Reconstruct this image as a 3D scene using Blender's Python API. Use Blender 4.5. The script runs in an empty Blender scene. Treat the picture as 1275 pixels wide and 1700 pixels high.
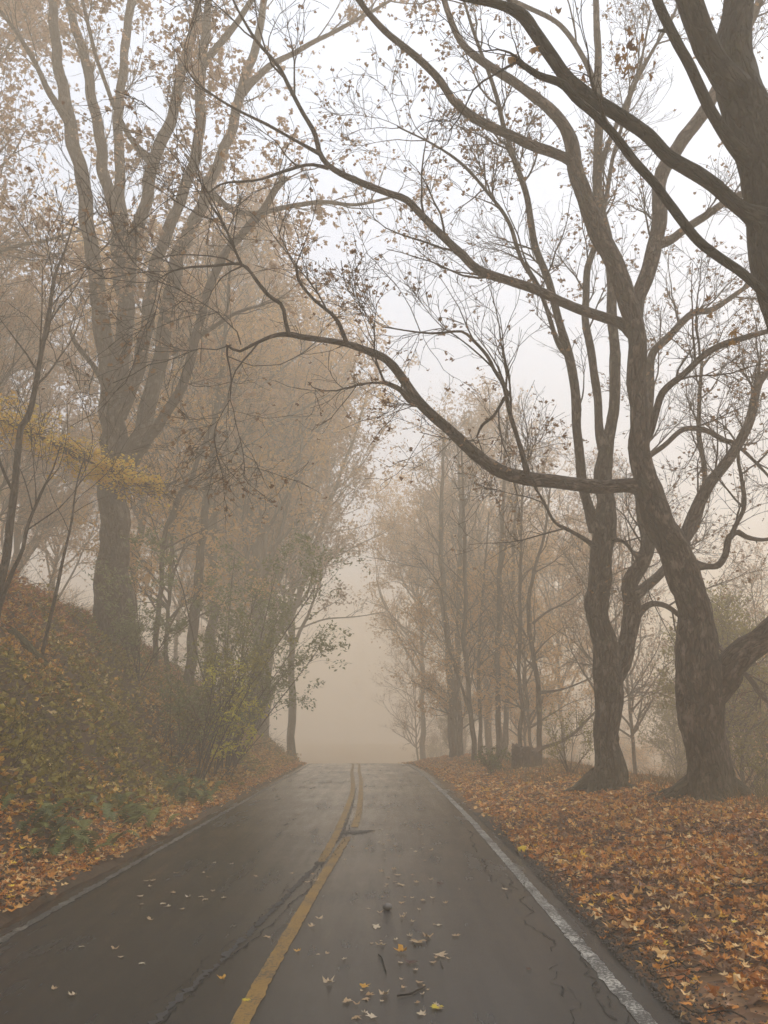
import bpy, math
import numpy as np
from mathutils import Vector, Matrix

SC = bpy.context.scene
COL = SC.collection
R_ = np.random.default_rng(7)

# ------------------------------------------------------------------ camera
F, CX, CY, HC = 1250.0, 637.5, 850.0, 1.8
PITCH = math.radians(15.0)
cam_d = bpy.data.cameras.new('camera'); cam = bpy.data.objects.new('camera', cam_d); COL.objects.link(cam)
cam.location = (0, 0, HC); cam.rotation_euler = (math.radians(90) + PITCH, 0, 0)
cam_d.sensor_fit = 'VERTICAL'; cam_d.sensor_height = 36.0; cam_d.lens = 36.0 * F / 1700.0
cam_d.clip_start = 0.05; cam_d.clip_end = 2000
SC.camera = cam
# ------------------------------------------------------------------ sky, sun, exposure
SUN_EL, SUN_AZ = math.radians(50), math.radians(68)
w = bpy.data.worlds.new('World'); SC.world = w; w.use_nodes = True
nt = w.node_tree; nt.nodes.clear()
o_ = nt.nodes.new('ShaderNodeOutputWorld'); bg = nt.nodes.new('ShaderNodeBackground')
sky = nt.nodes.new('ShaderNodeTexSky'); sky.sky_type = 'NISHITA'; sky.sun_disc = False
sky.sun_elevation = SUN_EL; sky.sun_rotation = SUN_AZ; sky.dust_density = 4.0; sky.air_density = 1.0
hs = nt.nodes.new('ShaderNodeHueSaturation'); hs.inputs['Saturation'].default_value = 0.25
mx = nt.nodes.new('ShaderNodeMix'); mx.data_type = 'RGBA'; mx.inputs[0].default_value = 0.82   # overcast: an even pale layer
mx.inputs[7].default_value = (9.6, 10.8, 13.0, 1)
nt.links.new(sky.outputs[0], hs.inputs['Color']); nt.links.new(hs.outputs[0], mx.inputs[6])
nt.links.new(mx.outputs[2], bg.inputs[0]); bg.inputs[1].default_value = 0.10
nt.links.new(bg.outputs[0], o_.inputs[0])
sd = bpy.data.lights.new('sun', 'SUN'); sd.energy = 1.5; sd.angle = math.radians(25); sd.color = (1, 0.96, 0.9)
sun = bpy.data.objects.new('sun', sd); COL.objects.link(sun)
sv = Vector((math.sin(SUN_AZ) * math.cos(SUN_EL), math.cos(SUN_AZ) * math.cos(SUN_EL), math.sin(SUN_EL)))
sun.rotation_euler = sv.to_track_quat('Z', 'Y').to_euler()
SC.view_settings.view_transform = 'Standard'; SC.view_settings.look = 'None'
SC.view_settings.exposure = 0.52; SC.view_settings.gamma = 1.0; SC.view_settings.use_curve_mapping = False
SC.cycles.max_bounces = 7; SC.cycles.diffuse_bounces = 3; SC.cycles.glossy_bounces = 2
SC.cycles.transmission_bounces = 3; SC.cycles.volume_bounces = 4; SC.cycles.transparent_max_bounces = 4
SC.cycles.use_denoising = True; SC.cycles.use_adaptive_sampling = True; SC.cycles.adaptive_threshold = 0.03; SC.cycles.adaptive_min_samples = 24
SC.cycles.caustics_reflective = False; SC.cycles.caustics_refractive = False
HAZE_DENSITY = 0.0168
HAZE_COLOR = (0.965, 0.857, 0.69, 1)

# ------------------------------------------------------------------ small maths
FW = np.array([0, math.cos(PITCH), math.sin(PITCH)]); UP = np.array([0, -math.sin(PITCH), math.cos(PITCH)])
C0 = np.array([0, 0, HC])
def at(px, py, d):                       # a point d metres along the view axis
    return C0 + d * (FW + np.array([(px - CX) / F, 0, 0]) - (py - CY) / F * UP)
def nrm(a): return a / (np.linalg.norm(a, axis=-1, keepdims=True) + 1e-9)
def sstep(t): t = np.clip(t, 0, 1); return t * t * (3 - 2 * t)
_fr = np.random.default_rng(3)
_FA = _fr.uniform(0, 2 * np.pi, 24); _FP = _fr.uniform(0, 6.28, 24)
def fbm(x, y, s=1.0, k0=0, n=6):
    r = 0; a = 1.0
    for i in range(n):
        j = (k0 + i * 3) % 22; f = s * 1.73 ** i
        r = r + a * np.sin(f * (x * np.cos(_FA[j]) + y * np.sin(_FA[j])) + _FP[j] + 1.3 * np.sin(f * .7 * (x * np.sin(_FA[j + 1]) - y * np.cos(_FA[j + 1])) + _FP[j + 1])); a *= .62
    return r / 2.2

# ------------------------------------------------------------------ the road's course and the lie of the land
def xc(y): return np.interp(y, [-40, 0, 15, 20, 30, 42, 60, 80, 110, 200], [-.80, -.80, -.80, -.84, -.97, -1.40, -3.6, -8.5, -22, -80])
def xr_(y): return xc(y) + 2.39
def xl_(y): return xc(y) - 2.39
def zr(y): yy = np.maximum(y, 0); return np.maximum(-.0004 * yy ** 2 - .0022 * np.maximum(0, yy - 37) ** 2, -5.5 - .0 * yy)
def hb(y): return np.interp(y, [-20, 0, 20, 30, 45, 80], [5.0, 5.0, 4.9, 4.4, 3.2, 2.0])
def ramp_(t): t = np.clip(t, 0, 1); return .72 * t + .28 * sstep(t)
def H(x, y):
    z = zr(y)
    s = xl_(y) - .28 - x
    left = .10 * sstep(s / .8) + hb(y) * ramp_((s - .75 + .22 * fbm(x, y, .8, 4, 3)) / 4.9) + .06 * np.maximum(0, s - 5.4)
    left = left + sstep((s - .9) / .8) * .13 * fbm(x, y, 1.7, 2)
    left = np.minimum(left, 6.0 + 0 * left)
    t = x - xr_(y) - .24
    right = .42 * sstep(t / 3.2) - np.minimum(.42 * np.maximum(0, t - 4.9 + .5 * fbm(x, y, .4, 7, 3)), 5.0) * sstep((y - 2) / 8)
    right = right + sstep(t / 1.2) * .045 * fbm(x, y, 1.9, 9)
    out = z + np.where(s > 0, left, 0) + np.where(t > 0, right, 0) - np.where((s <= 0) & (t <= 0), .10, 0)
    return np.maximum(out, -7.5)
def hz(x, y): return float(H(np.array(float(x)), np.array(float(y))))
def ground_at(px, py):                   # where a ray meets the road or the land
    r = FW + np.array([(px - CX) / F, 0, 0]) - (py - CY) / F * UP
    d = np.arange(2, 90, .02); p = C0 + d[:, None] * r
    g = np.where((p[:, 0] > xl_(p[:, 1]) - .2) & (p[:, 0] < xr_(p[:, 1]) + .2), zr(p[:, 1]), H(p[:, 0], p[:, 1]))
    k = np.argmax(p[:, 2] < g)
    return p[k], d[k]

# ------------------------------------------------------------------ materials
def node_mat(name):
    m = bpy.data.materials.new(name); m.use_nodes = True
    n = m.node_tree.nodes; l = m.node_tree.links
    return m, n, l, n['Principled BSDF']
def ramp(n, cols, pos=None, interp='LINEAR'):
    r = n.new('ShaderNodeValToRGB'); e = r.color_ramp.elements; r.color_ramp.interpolation = interp
    pos = pos or [i / (len(cols) - 1) for i in range(len(cols))]
    while len(e) < len(cols): e.new(.5)
    for i, (c, p) in enumerate(zip(cols, pos)): e[i].position = p; e[i].color = (*c, 1)
    return r
def noise(n, l, vec, scale, detail=4, rough=.55, dist=0):
    t = n.new('ShaderNodeTexNoise'); t.inputs['Scale'].default_value = scale; t.inputs['Detail'].default_value = detail
    t.inputs['Roughness'].default_value = rough; t.inputs['Distortion'].default_value = dist
    if vec is not None: l.new(vec, t.inputs['Vector'])
    return t
def bump(n, l, h, b, strength, dist):
    k = n.new('ShaderNodeBump'); k.inputs['Strength'].default_value = strength; k.inputs['Distance'].default_value = dist
    l.new(h, k.inputs['Height']); l.new(k.outputs[0], b.inputs['Normal']); return k
def mixc(n, l, f, a, b):
    m = n.new('ShaderNodeMix'); m.data_type = 'RGBA'
    for v, i in ((f, 0), (a, 6), (b, 7)):
        if isinstance(v, (tuple, float, int)): m.inputs[i].default_value = v if i == 0 else (*v, 1)
        else: l.new(v, m.inputs[i])
    return m.outputs[2]
def mrange(n, l, v, a, b, c=0., d=1.):
    m = n.new('ShaderNodeMapRange'); l.new(v, m.inputs[0])
    for i, x in enumerate((a, b, c, d)): m.inputs[i + 1].default_value = x
    return m.outputs[0]

def bark_mat(name, cols, moss=0.0, base_moss=False):
    m, n, l, b = node_mat(name)
    a = n.new('ShaderNodeAttribute'); a.attribute_name = 'bark'
    mp = n.new('ShaderNodeMapping'); mp.inputs['Scale'].default_value = (1, 1, .30); l.new(a.outputs['Vector'], mp.inputs['Vector'])
    v = n.new('ShaderNodeTexVoronoi'); v.feature = 'DISTANCE_TO_EDGE'; v.inputs['Scale'].default_value = 14
    dn = noise(n, l, mp.outputs[0], 9, 3); 
    va = n.new('ShaderNodeVectorMath'); va.operation = 'MULTIPLY_ADD'; l.new(dn.outputs['Color'], va.inputs[0]); va.inputs[1].default_value = (.12, .12, .12); l.new(mp.outputs[0], va.inputs[2])
    l.new(va.outputs[0], v.inputs['Vector'])
    nz = noise(n, l, mp.outputs[0], 26, 6, .65)
    big = noise(n, l, a.outputs['Vector'], 1.6, 5, .6)
    mp2 = n.new('ShaderNodeMapping'); mp2.inputs['Scale'].default_value = (1, 1, .45); l.new(a.outputs['Vector'], mp2.inputs['Vector'])
    patch = noise(n, l, mp2.outputs[0], 7.5, 5, .65)
    r = ramp(n, cols, [.25, .5, .72]); l.new(nz.outputs[0], r.inputs[0])
    fis = mrange(n, l, v.outputs['Distance'], 0, .16)
    c = mixc(n, l, fis, tuple(x * .6 for x in cols[0]), r.outputs[0])
    c = mixc(n, l, mrange(n, l, big.outputs[0], .45, .7, 0, .35), c, tuple(x * .55 for x in cols[1]))
    lich = mrange(n, l, patch.outputs[0], .53, .64, 0, .62)
    c = mixc(n, l, lich, c, tuple(min(.36, x * 2.0) for x in cols[2]))
    if moss:
        ms = noise(n, l, a.outputs['Vector'], 2.3, 5, .7)
        mf = mrange(n, l, ms.outputs[0], .62 - .12 * moss, .74, 0, .8)
        if base_moss:
            g = n.new('ShaderNodeNewGeometry'); sx = n.new('ShaderNodeSeparateXYZ'); l.new(g.outputs['Position'], sx.inputs[0])
            mz = mrange(n, l, sx.outputs[2], .3, 1.3, 1.0, 0.0)
            ad = n.new('ShaderNodeMath'); ad.operation = 'MULTIPLY_ADD'; l.new(mz, ad.inputs[0]); l.new(ms.outputs[0], ad.inputs[1]); l.new(mf, ad.inputs[2]); ad.use_clamp = True
            mf = ad.outputs[0]
        c = mixc(n, l, mf, c, (.055, .058, .018))
    l.new(c, b.inputs['Base Color']); b.inputs['Roughness'].default_value = .85
    b.inputs['Specular IOR Level'].default_value = .25
    hgt = n.new('ShaderNodeMath'); hgt.operation = 'MULTIPLY_ADD'; l.new(nz.outputs[0], hgt.inputs[0]); hgt.inputs[1].default_value = .6; l.new(fis, hgt.inputs[2])
    bump(n, l, hgt.outputs[0], b, 1.0, .035)
    return m
def leaf_mat(name, cols, pos=None, trans=.25, rough=.55):
    m, n, l, b = node_mat(name)
    g = n.new('ShaderNodeNewGeometry'); oi = n.new('ShaderNodeObjectInfo')
    ad = n.new('ShaderNodeMath'); ad.operation = 'ADD'; l.new(g.outputs['Random Per Island'], ad.inputs[0]); l.new(oi.outputs['Random'], ad.inputs[1])
    fr = n.new('ShaderNodeMath'); fr.operation = 'FRACT'; l.new(ad.outputs[0], fr.inputs[0])
    r = ramp(n, cols, pos); l.new(fr.outputs[0], r.inputs[0])
    tc = n.new('ShaderNodeTexCoord')
    nz = noise(n, l, tc.outputs['Object'], 38, 2)
    c = mixc(n, l, mrange(n, l, nz.outputs[0], .4, .75, 0, .45), r.outputs[0], tuple(x * .45 for x in cols[len(cols) // 2]))
    l.new(c, b.inputs['Base Color']); b.inputs['Roughness'].default_value = rough; b.inputs['Specular IOR Level'].default_value = .3
    if trans:
        t = n.new('ShaderNodeBsdfTranslucent'); l.new(c, t.inputs[0])
        s = n.new('ShaderNodeMixShader'); s.inputs[0].default_value = trans
        l.new(b.outputs[0], s.inputs[1]); l.new(t.outputs[0], s.inputs[2]); l.new(s.outputs[0], n['Material Output'].inputs[0])
    return m
M = {}
M['bark_a'] = bark_mat('bark_reddish', [(.018, .012, .009), (.062, .042, .032), (.14, .108, .085)], .5, True)
M['bark_b'] = bark_mat('bark_grey', [(.018, .014, .011), (.060, .046, .036), (.13, .105, .083)], .6, True)
M['bark_d'] = bark_mat('bark_dark', [(.026, .020, .016), (.070, .053, .042), (.125, .10, .08)], .3)
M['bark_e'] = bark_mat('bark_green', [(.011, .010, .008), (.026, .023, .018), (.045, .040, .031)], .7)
M['twig'] = bark_mat('twig_bark', [(.022, .016, .012), (.050, .037, .028), (.08, .06, .048)])
M['litter'] = leaf_mat('leaf_litter', [(.05, .014, .004), (.38, .105, .012), (.64, .24, .030), (.76, .38, .08), (.88, .62, .30), (.15, .038, .008), (.66, .24, .02), (.85, .60, .04)], [0, .16, .34, .5, .62, .78, .955, 1], .15)
M['litter_wet'] = leaf_mat('wet_leaf_litter', [(.035, .012, .005), (.13, .040, .012), (.24, .085, .022), (.09, .03, .01), (.34, .16, .06)], None, .05, .35)
M['litter_pale'] = leaf_mat('pale_leaf', [(.42, .30, .17), (.52, .41, .27), (.34, .21, .10), (.55, .47, .34)], None, .1)
M['litter_orange'] = leaf_mat('orange_leaf', [(.50, .24, .03), (.55, .30, .05)], None, .15)
M['litter_yellow'] = leaf_mat('yellow_leaf', [(.55, .42, .03), (.60, .48, .06)], None, .15)
M['litter_dark'] = leaf_mat('dark_leaf', [(.05, .022, .018), (.09, .04, .03)], None, .0)
M['crown_brown'] = leaf_mat('crown_brown', [(.09, .045, .022), (.17, .095, .045), (.24, .14, .065), (.14, .075, .05)], None, .35)
M['crown_limb'] = leaf_mat('crown_limb', [(.16, .085, .04), (.28, .16, .08), (.36, .22, .11), (.22, .12, .07)], None, .45)
M['crown_mauve'] = leaf_mat('crown_mauve', [(.36, .21, .13), (.48, .31, .19), (.56, .38, .22), (.42, .25, .17)], None, .45)
M['crown_gold'] = leaf_mat('crown_gold', [(.78, .52, .10), (.85, .68, .16), (.80, .54, .10), (.68, .38, .08)], None, .4)
M['crown_orange'] = leaf_mat('crown_orange', [(.64, .36, .12), (.74, .48, .18), (.60, .38, .16)], None, .45)
M['crown_olive'] = leaf_mat('crown_olive', [(.14, .14, .03), (.26, .24, .055), (.38, .31, .07), (.18, .16, .05)], None, .35)
M['crown_lime'] = leaf_mat('crown_lime', [(.55, .55, .06), (.70, .66, .08), (.75, .60, .06)], None, .4)
M['ever'] = leaf_mat('evergreen', [(.04, .065, .012), (.10, .13, .025), (.20, .21, .05)], None, .15, .4)
M['shrub_green'] = leaf_mat('shrub_green', [(.12, .15, .05), (.20, .22, .085), (.30, .29, .12)], None, .3)
M['ivy'] = leaf_mat('bank_green', [(.06, .058, .005), (.22, .18, .020), (.38, .30, .05), (.15, .105, .010)], None, .2)
M['brush'] = leaf_mat('bank_brown', [(.07, .024, .003), (.46, .19, .022), (.78, .46, .08), (.20, .072, .008), (.90, .72, .34)], None, .2)
M['rust'] = leaf_mat('bank_rust', [(.13, .03, .008), (.44, .14, .036), (.60, .27, .09), (.24, .07, .02)], None, .15)
M['grass'] = leaf_mat('dry_grass', [(.20, .13, .055), (.14, .11, .04), (.25, .17, .08), (.09, .09, .03)], None, .25)

def soil_mat():
    m, n, l, b = node_mat('soil'); tc = n.new('ShaderNodeTexCoord')
    a = noise(n, l, tc.outputs['Object'], 1.3, 8, .7); c = noise(n, l, tc.outputs['Object'], 22, 6, .7)
    r = ramp(n, [(.030, .019, .011), (.075, .042, .020), (.12, .065, .030)], [.3, .5, .7]); l.new(c.outputs[0], r.inputs[0])
    cc = mixc(n, l, mrange(n, l, a.outputs[0], .45, .65, 0, .5), r.outputs[0], (.05, .048, .02))
    l.new(cc, b.inputs['Base Color']); b.inputs['Roughness'].default_value = .95
    bump(n, l, c.outputs[0], b, .8, .05); return m
M['soil'] = soil_mat()
def forest_floor_mat():
    m, n, l, b = node_mat('forest_floor'); tc = n.new('ShaderNodeTexCoord')
    v = n.new('ShaderNodeTexVoronoi'); v.inputs['Scale'].default_value = 9; l.new(tc.outputs['Object'], v.inputs['Vector'])
    r = ramp(n, [(.05, .024, .012), (.14, .065, .026), (.21, .11, .045), (.09, .05, .022)], [0, .4, .7, 1]); l.new(v.outputs['Color'], r.inputs[0])
    l.new(r.outputs[0], b.inputs['Base Color']); b.inputs['Roughness'].default_value = .9
    bump(n, l, v.outputs['Distance'], b, .7, .06); return m
M['floor'] = forest_floor_mat()
def asphalt_mat(name='wet_asphalt', base=((.010, .0105, .011), (.026, .0265, .027), (.066, .066, .065)), wet=True):
    m, n, l, b = node_mat(name); tc = n.new('ShaderNodeTexCoord'); O = tc.outputs['Object']
    mp = n.new('ShaderNodeMapping'); mp.inputs['Scale'].default_value = (1, .09, 1); l.new(O, mp.inputs['Vector'])
    fine = noise(n, l, O, 260, 3, .7); streak = noise(n, l, mp.outputs[0], 5, 5, .65); big = noise(n, l, O, .55, 5, .6)
    v = n.new('ShaderNodeTexVoronoi'); v.inputs['Scale'].default_value = 150; l.new(O, v.inputs['Vector'])
    r = ramp(n, list(base), [.3, .52, .78]); l.new(fine.outputs[0], r.inputs[0])
    c = mixc(n, l, mrange(n, l, streak.outputs[0], .38, .66, 0, .45), r.outputs[0], tuple(x * .55 for x in base[1]))
    c = mixc(n, l, mrange(n, l, big.outputs[0], .45, .7, 0, .45), c, tuple(x * 1.35 for x in base[1]))
    l.new(c, b.inputs['Base Color'])
    if wet:
        mm = n.new('ShaderNodeMath'); mm.operation = 'ADD'; l.new(big.outputs[0], mm.inputs[0]); l.new(streak.outputs[0], mm.inputs[1])
        l.new(mrange(n, l, mm.outputs[0], .8, 1.2, .10, .30), b.inputs['Roughness'])
        b.inputs['Specular IOR Level'].default_value = .5
    else: b.inputs['Roughness'].default_value = .7
    bump(n, l, v.outputs['Distance'], b, .28 if wet else .8, .006); return m
M['asphalt'] = asphalt_mat()
M['old_asphalt'] = asphalt_mat('old_rough_asphalt', ((.010, .009, .008), (.035, .033, .031), (.10, .095, .088)), False)
M['gravel'] = asphalt_mat('gravel', ((.012, .010, .009), (.045, .038, .032), (.11, .095, .08)), False)
def paint_mat(name, col, wear, under=(.03, .03, .029)):
    m, n, l, b = node_mat(name); tc = n.new('ShaderNodeTexCoord'); O = tc.outputs['Object']
    a = noise(n, l, O, 48, 6, .75); c = noise(n, l, O, 3.1, 4, .6); f = noise(n, l, O, 210, 2, .6)
    s = n.new('ShaderNodeMath'); s.operation = 'MULTIPLY_ADD'; l.new(c.outputs[0], s.inputs[0]); s.inputs[1].default_value = .4; l.new(a.outputs[0], s.inputs[2])
    k = mrange(n, l, s.outputs[0], wear, wear + .10)
    cc = mixc(n, l, mrange(n, l, f.outputs[0], .3, .7, 0, .5), col, tuple(x * .6 for x in col))
    l.new(mixc(n, l, k, under, cc), b.inputs['Base Color']); b.inputs['Roughness'].default_value = .5
    bump(n, l, f.outputs[0], b, .3, .004); return m
M['yellow'] = paint_mat('yellow_paint', (.27, .155, .035), .60)
M['white'] = paint_mat('white_paint', (.54, .52, .46), .69)
M['white_thin'] = paint_mat('white_paint_worn', (.26, .235, .19), .70)
def flat_mat(name, col, rough=.8):
    m, n, l, b = node_mat(name); tc = n.new('ShaderNodeTexCoord')
    a = noise(n, l, tc.outputs['Object'], 30, 4)
    l.new(mixc(n, l, a.outputs[0], tuple(x * .6 for x in col), tuple(x * 1.4 for x in col)), b.inputs['Base Color']); b.inputs['Roughness'].default_value = rough; return m
M['crack'] = flat_mat('crack_tar', (.008, .0075, .007), .9)
M['stump'] = bark_mat('stump_wood', [(.022, .013, .010), (.060, .034, .025), (.11, .07, .05)], .4)
M['cut'] = flat_mat('stump_cut', (.10, .06, .04))
M['pebble'] = flat_mat('pebble', (.12, .11, .10), .6)

# ------------------------------------------------------------------ mesh helpers
def mk(name, V, Fs, mat, parent=None, smooth=True, bark=None, midx=None):
    """one mesh object from a vertex array and a list of (n,3)/(n,4) index arrays"""
    V = np.ascontiguousarray(V, dtype=np.float32).reshape(-1, 3)
    if not isinstance(Fs, (list, tuple)): Fs = [Fs]
    Fs = [np.asarray(f, dtype=np.int32) for f in Fs if len(f)]
    me = bpy.data.meshes.new(name)
    me.vertices.add(len(V)); me.vertices.foreach_set('co', V.ravel())
    sz = np.concatenate([np.full(len(f), f.shape[1], np.int32) for f in Fs]); li = np.concatenate([f.ravel() for f in Fs])
    me.loops.add(len(li)); me.loops.foreach_set('vertex_index', li)
    me.polygons.add(len(sz)); me.polygons.foreach_set('loop_start', np.concatenate([[0], np.cumsum(sz)[:-1]]).astype(np.int32))
    me.polygons.foreach_set('use_smooth', np.full(len(sz), smooth))
    mats = mat if isinstance(mat, list) else [mat]
    for k in mats: me.materials.append(M[k])
    if midx is not None: me.polygons.foreach_set('material_index', np.asarray(midx, np.int32))
    if bark is not None:
        a = me.attributes.new('bark', 'FLOAT_VECTOR', 'POINT'); a.data.foreach_set('vector', np.asarray(bark, np.float32).ravel())
    me.update(calc_edges=True)
    o = bpy.data.objects.new(name, me); COL.objects.link(o)
    if parent is not None: o.parent = parent; o.matrix_parent_inverse = Matrix.Translation(-Vector(parent.location))
    return o
def tag(o, label=None, cat=None, group=None, kind=None):
    for k, v in (('label', label), ('category', cat), ('group', group), ('kind', kind)):
        if v: o[k] = v
    return o
def empty(name, loc, label, cat, group=None):
    e = bpy.data.objects.new(name, None); e.location = Vector([float(v) for v in loc]); e.empty_display_size = .3; COL.objects.link(e)
    return tag(e, label, cat, group)
class Bag:                               # collects pieces of ONE part
    def __init__(s): s.V, s.F, s.B, s.n = [], [], [], 0
    def add(s, V, Fc, B=None):
        V = V.reshape(-1, 3); s.V.append(V); s.F.append(Fc + s.n); s.n += len(V)
        s.B.append(V if B is None else B.reshape(-1, 3)); return s
    def build(s, name, mat, parent=None, smooth=True):
        by = {}
        for f in s.F: by.setdefault(f.shape[1], []).append(f)
        return mk(name, np.concatenate(s.V), [np.concatenate(v) for v in by.values()], mat, parent, smooth, np.concatenate(s.B))
def grid_faces(a, b, wrap=False):
    i = np.arange(a - 1)[:, None]; j = np.arange(b if wrap else b - 1)[None]; k = (j + 1) % b
    return np.stack([i * b + j, i * b + k, (i + 1) * b + k, (i + 1) * b + j], -1).reshape(-1, 4)
def tubes(P, Rd, S):                     # many thin tubes at once
    N, K, _ = P.shape
    T = nrm(np.gradient(P, axis=1)); ref = np.eye(3)[np.argmin(np.abs(P[:, -1] - P[:, 0]), 1)]
    A = nrm(np.cross(T, ref[:, None])); B = np.cross(T, A)
    an = 2 * np.pi * np.arange(S) / S
    V = P[:, :, None] + Rd[:, :, None, None] * (np.cos(an)[:, None] * A[:, :, None] + np.sin(an)[:, None] * B[:, :, None])
    f = grid_faces(K, S, True); Fc = (f[None] + (np.arange(N) * K * S)[:, None, None]).reshape(-1, 4)
    return V.reshape(-1, 3), Fc
def spline(P, step):                     # Catmull-Rom through rows of any width, even steps by the first three columns
    P = np.asarray(P, float); Q = np.vstack([2 * P[0] - P[1], P, 2 * P[-1] - P[-2]]); out = []
    for i in range(1, len(Q) - 2):
        t = np.linspace(0, 1, 12, endpoint=False)[:, None]; a, b, c, d = Q[i - 1:i + 3]
        out.append(.5 * (2 * b + (c - a) * t + (2 * a - 5 * b + 4 * c - d) * t ** 2 + (3 * b - a - 3 * c + d) * t ** 3))
    C = np.vstack(out + [P[-1:]]); L = np.concatenate([[0], np.cumsum(np.linalg.norm(np.diff(C[:, :3], axis=0), axis=1))])
    n = max(4, int(L[-1] / step)); s = np.linspace(0, L[-1], n)
    return np.stack([np.interp(s, L, C[:, k]) for k in range(C.shape[1])], 1)
def trunk_mesh(path, S, rng, lump=.05, flare=None, wob=.026, burls=0, slim=.86):
    """path rows x,y,z,r -> a lumpy closed limb with seamless bark coordinates"""
    P = path[:, :3].copy(); r = path[:, 3]; n = len(P)
    L = np.concatenate([[0], np.cumsum(np.linalg.norm(np.diff(P, axis=0), axis=1))])
    ph = rng.uniform(0, 6.28, 12)
    amp = np.minimum(r * .35, wob * 3)[:, None]; fade = sstep(L / .6)[:, None]
    P += amp * fade * np.stack([np.sin(L * 2.3 + ph[0]) + .6 * np.sin(L * 5.1 + ph[1]), np.sin(L * 2.0 + ph[2]) + .6 * np.sin(L * 4.6 + ph[3]), .3 * np.sin(L * 3 + ph[4])], 1) * .5
    T = nrm(np.gradient(P, axis=0)); A = np.zeros_like(P)
    a = np.cross(T[0], [0.13, .9, .3]); a /= np.linalg.norm(a)
    for i in range(n):
        a = a - T[i] * a.dot(T[i]); a /= np.linalg.norm(a) + 1e-9; A[i] = a
    B = np.cross(T, A); an = 2 * np.pi * np.arange(S) / S
    rr = np.repeat(r[:, None], S, 1)
    l2 = L[:, None]
    rr = rr * (1 + lump * (np.sin(2 * an + l2 * .9 + ph[5]) + .8 * np.sin(3 * an - l2 * 1.7 + ph[6]) + .6 * np.sin(5 * an + l2 * 2.9 + ph[7]) + .5 * np.sin(an * 2 - l2 * 5.3 + ph[8])) + .5 * lump * np.sin(7 * an + l2 * 7 + ph[9]) * np.sin(l2 * 3.1 + ph[10]))
    nz = rng.normal(size=(n, S)); nz = (nz + np.roll(nz, 1, 1) + np.roll(nz, 1, 0) * .7) / 1.6; rr = rr * (1 + .55 * lump * nz)
    for k in range(burls):
        l0 = rng.uniform(.3, L[-1] * .9); a0 = rng.uniform(0, 6.28); q = rng.uniform(.10, .24)
        rr = rr * (1 + rng.uniform(.10, .22) * np.exp(-((l2 - l0) / q) ** 2 - ((np.angle(np.exp(1j * (an - a0)))) / .6) ** 2))
    rr = rr * slim
    if flare:
        fl = np.exp(-l2 / flare[1]); rr = rr * (1 + flare[0] * fl * (.55 + .45 * np.sin(an * 5 + ph[11]) + .25 * np.sin(an * 3 + ph[3])))
    ca, sa = np.cos(an)[None, :, None], np.sin(an)[None, :, None]
    V = P[:, None] + rr[..., None] * (ca * A[:, None] + sa * B[:, None])
    bk = np.stack([rr * np.cos(an), rr * np.sin(an), np.repeat(l2, S, 1)], -1)
    V = V.reshape(-1, 3); bk = bk.reshape(-1, 3)
    V = np.vstack([V, P[-1] + T[-1] * r[-1] * .6]); bk = np.vstack([bk, [0, 0, L[-1]]])
    f = grid_faces(n, S, True); k = (n - 1) * S + np.arange(S)
    tip = np.stack([k, (n - 1) * S + (np.arange(S) + 1) % S, np.full(S, n * S), np.full(S, n * S)], 1)[:, :3]
    return V, f, tip, bk
def resamp(path, K=18):
    L = np.concatenate([[0], np.cumsum(np.linalg.norm(np.diff(path[:, :3], axis=0), axis=1))]); s = np.linspace(0, L[-1], K)
    return np.stack([np.interp(s, L, path[:, k]) for k in range(4)], 1), L[-1]
def grow(rng, P, Rd, idx, t, length, ang, K, wob, up, ratio, rmax, rmin, droop=0.0):
    """children from parents idx at parameter t; every argument may be per child"""
    n = len(idx); K0 = P.shape[1]; u = t * (K0 - 1); i = np.clip(u.astype(int), 0, K0 - 2); f = (u - i)[:, None]
    p = P[idx, i] * (1 - f) + P[idx, i + 1] * f; T = nrm(P[idx, i + 1] - P[idx, i])
    r = np.minimum((Rd[idx, i] * (1 - f[:, 0]) + Rd[idx, i + 1] * f[:, 0]) * ratio, rmax)
    pr = rng.normal(size=(n, 3)); pr = nrm(pr - T * (pr * T).sum(1, keepdims=True)); pr[:, 2] += .25; pr = nrm(pr)
    d = nrm(T * np.cos(ang)[:, None] + pr * np.sin(ang)[:, None])
    out = np.zeros((n, K, 3)); out[:, 0] = p; st = (length / (K - 1))[:, None]
    bend = rng.normal(size=(n, 3)) * wob * .5
    for k in range(1, K):
        d = nrm(d + rng.normal(size=(n, 3)) * wob + bend + np.array([0, 0, 1.]) * (up - droop * k / K)); out[:, k] = out[:, k - 1] + d * st
    tt = np.linspace(0, 1, K)[None]
    return out, np.maximum(r[:, None] * (1 - .8 * tt), rmin)
# leaf outlines: x,y in leaf lengths, z a little curl
def star_leaf(seed, curl):
    rg = np.random.default_rng(seed)
    a = np.radians([-90, -50, -12, 12, 38, 62, 90, 118, 142, 168, 192, 230]); r = np.array([.16, .36, .50, .27, .52, .27, .60, .27, .52, .27, .50, .36]) * rg.uniform(.85, 1.15, 12)
    v = np.stack([r * np.cos(a), r * np.sin(a), curl * r * r * rg.uniform(.2, 1.6, 12) + rg.normal(0, .03, 12)], 1)
    v = np.vstack([v, [0, 0, 0]]); k = np.arange(12)
    return v, np.stack([k, (k + 1) % 12, np.full(12, 12)], 1)
def oval_leaf(curl, wd=.32):
    v = np.array([[0, -.5, curl], [wd, .0, curl * .5], [0, .55, curl * 1.2], [-wd, .0, curl * .5], [0, .0, 0]])
    k = np.arange(4); return v, np.stack([k, (k + 1) % 4, np.full(4, 4)], 1)
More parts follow.
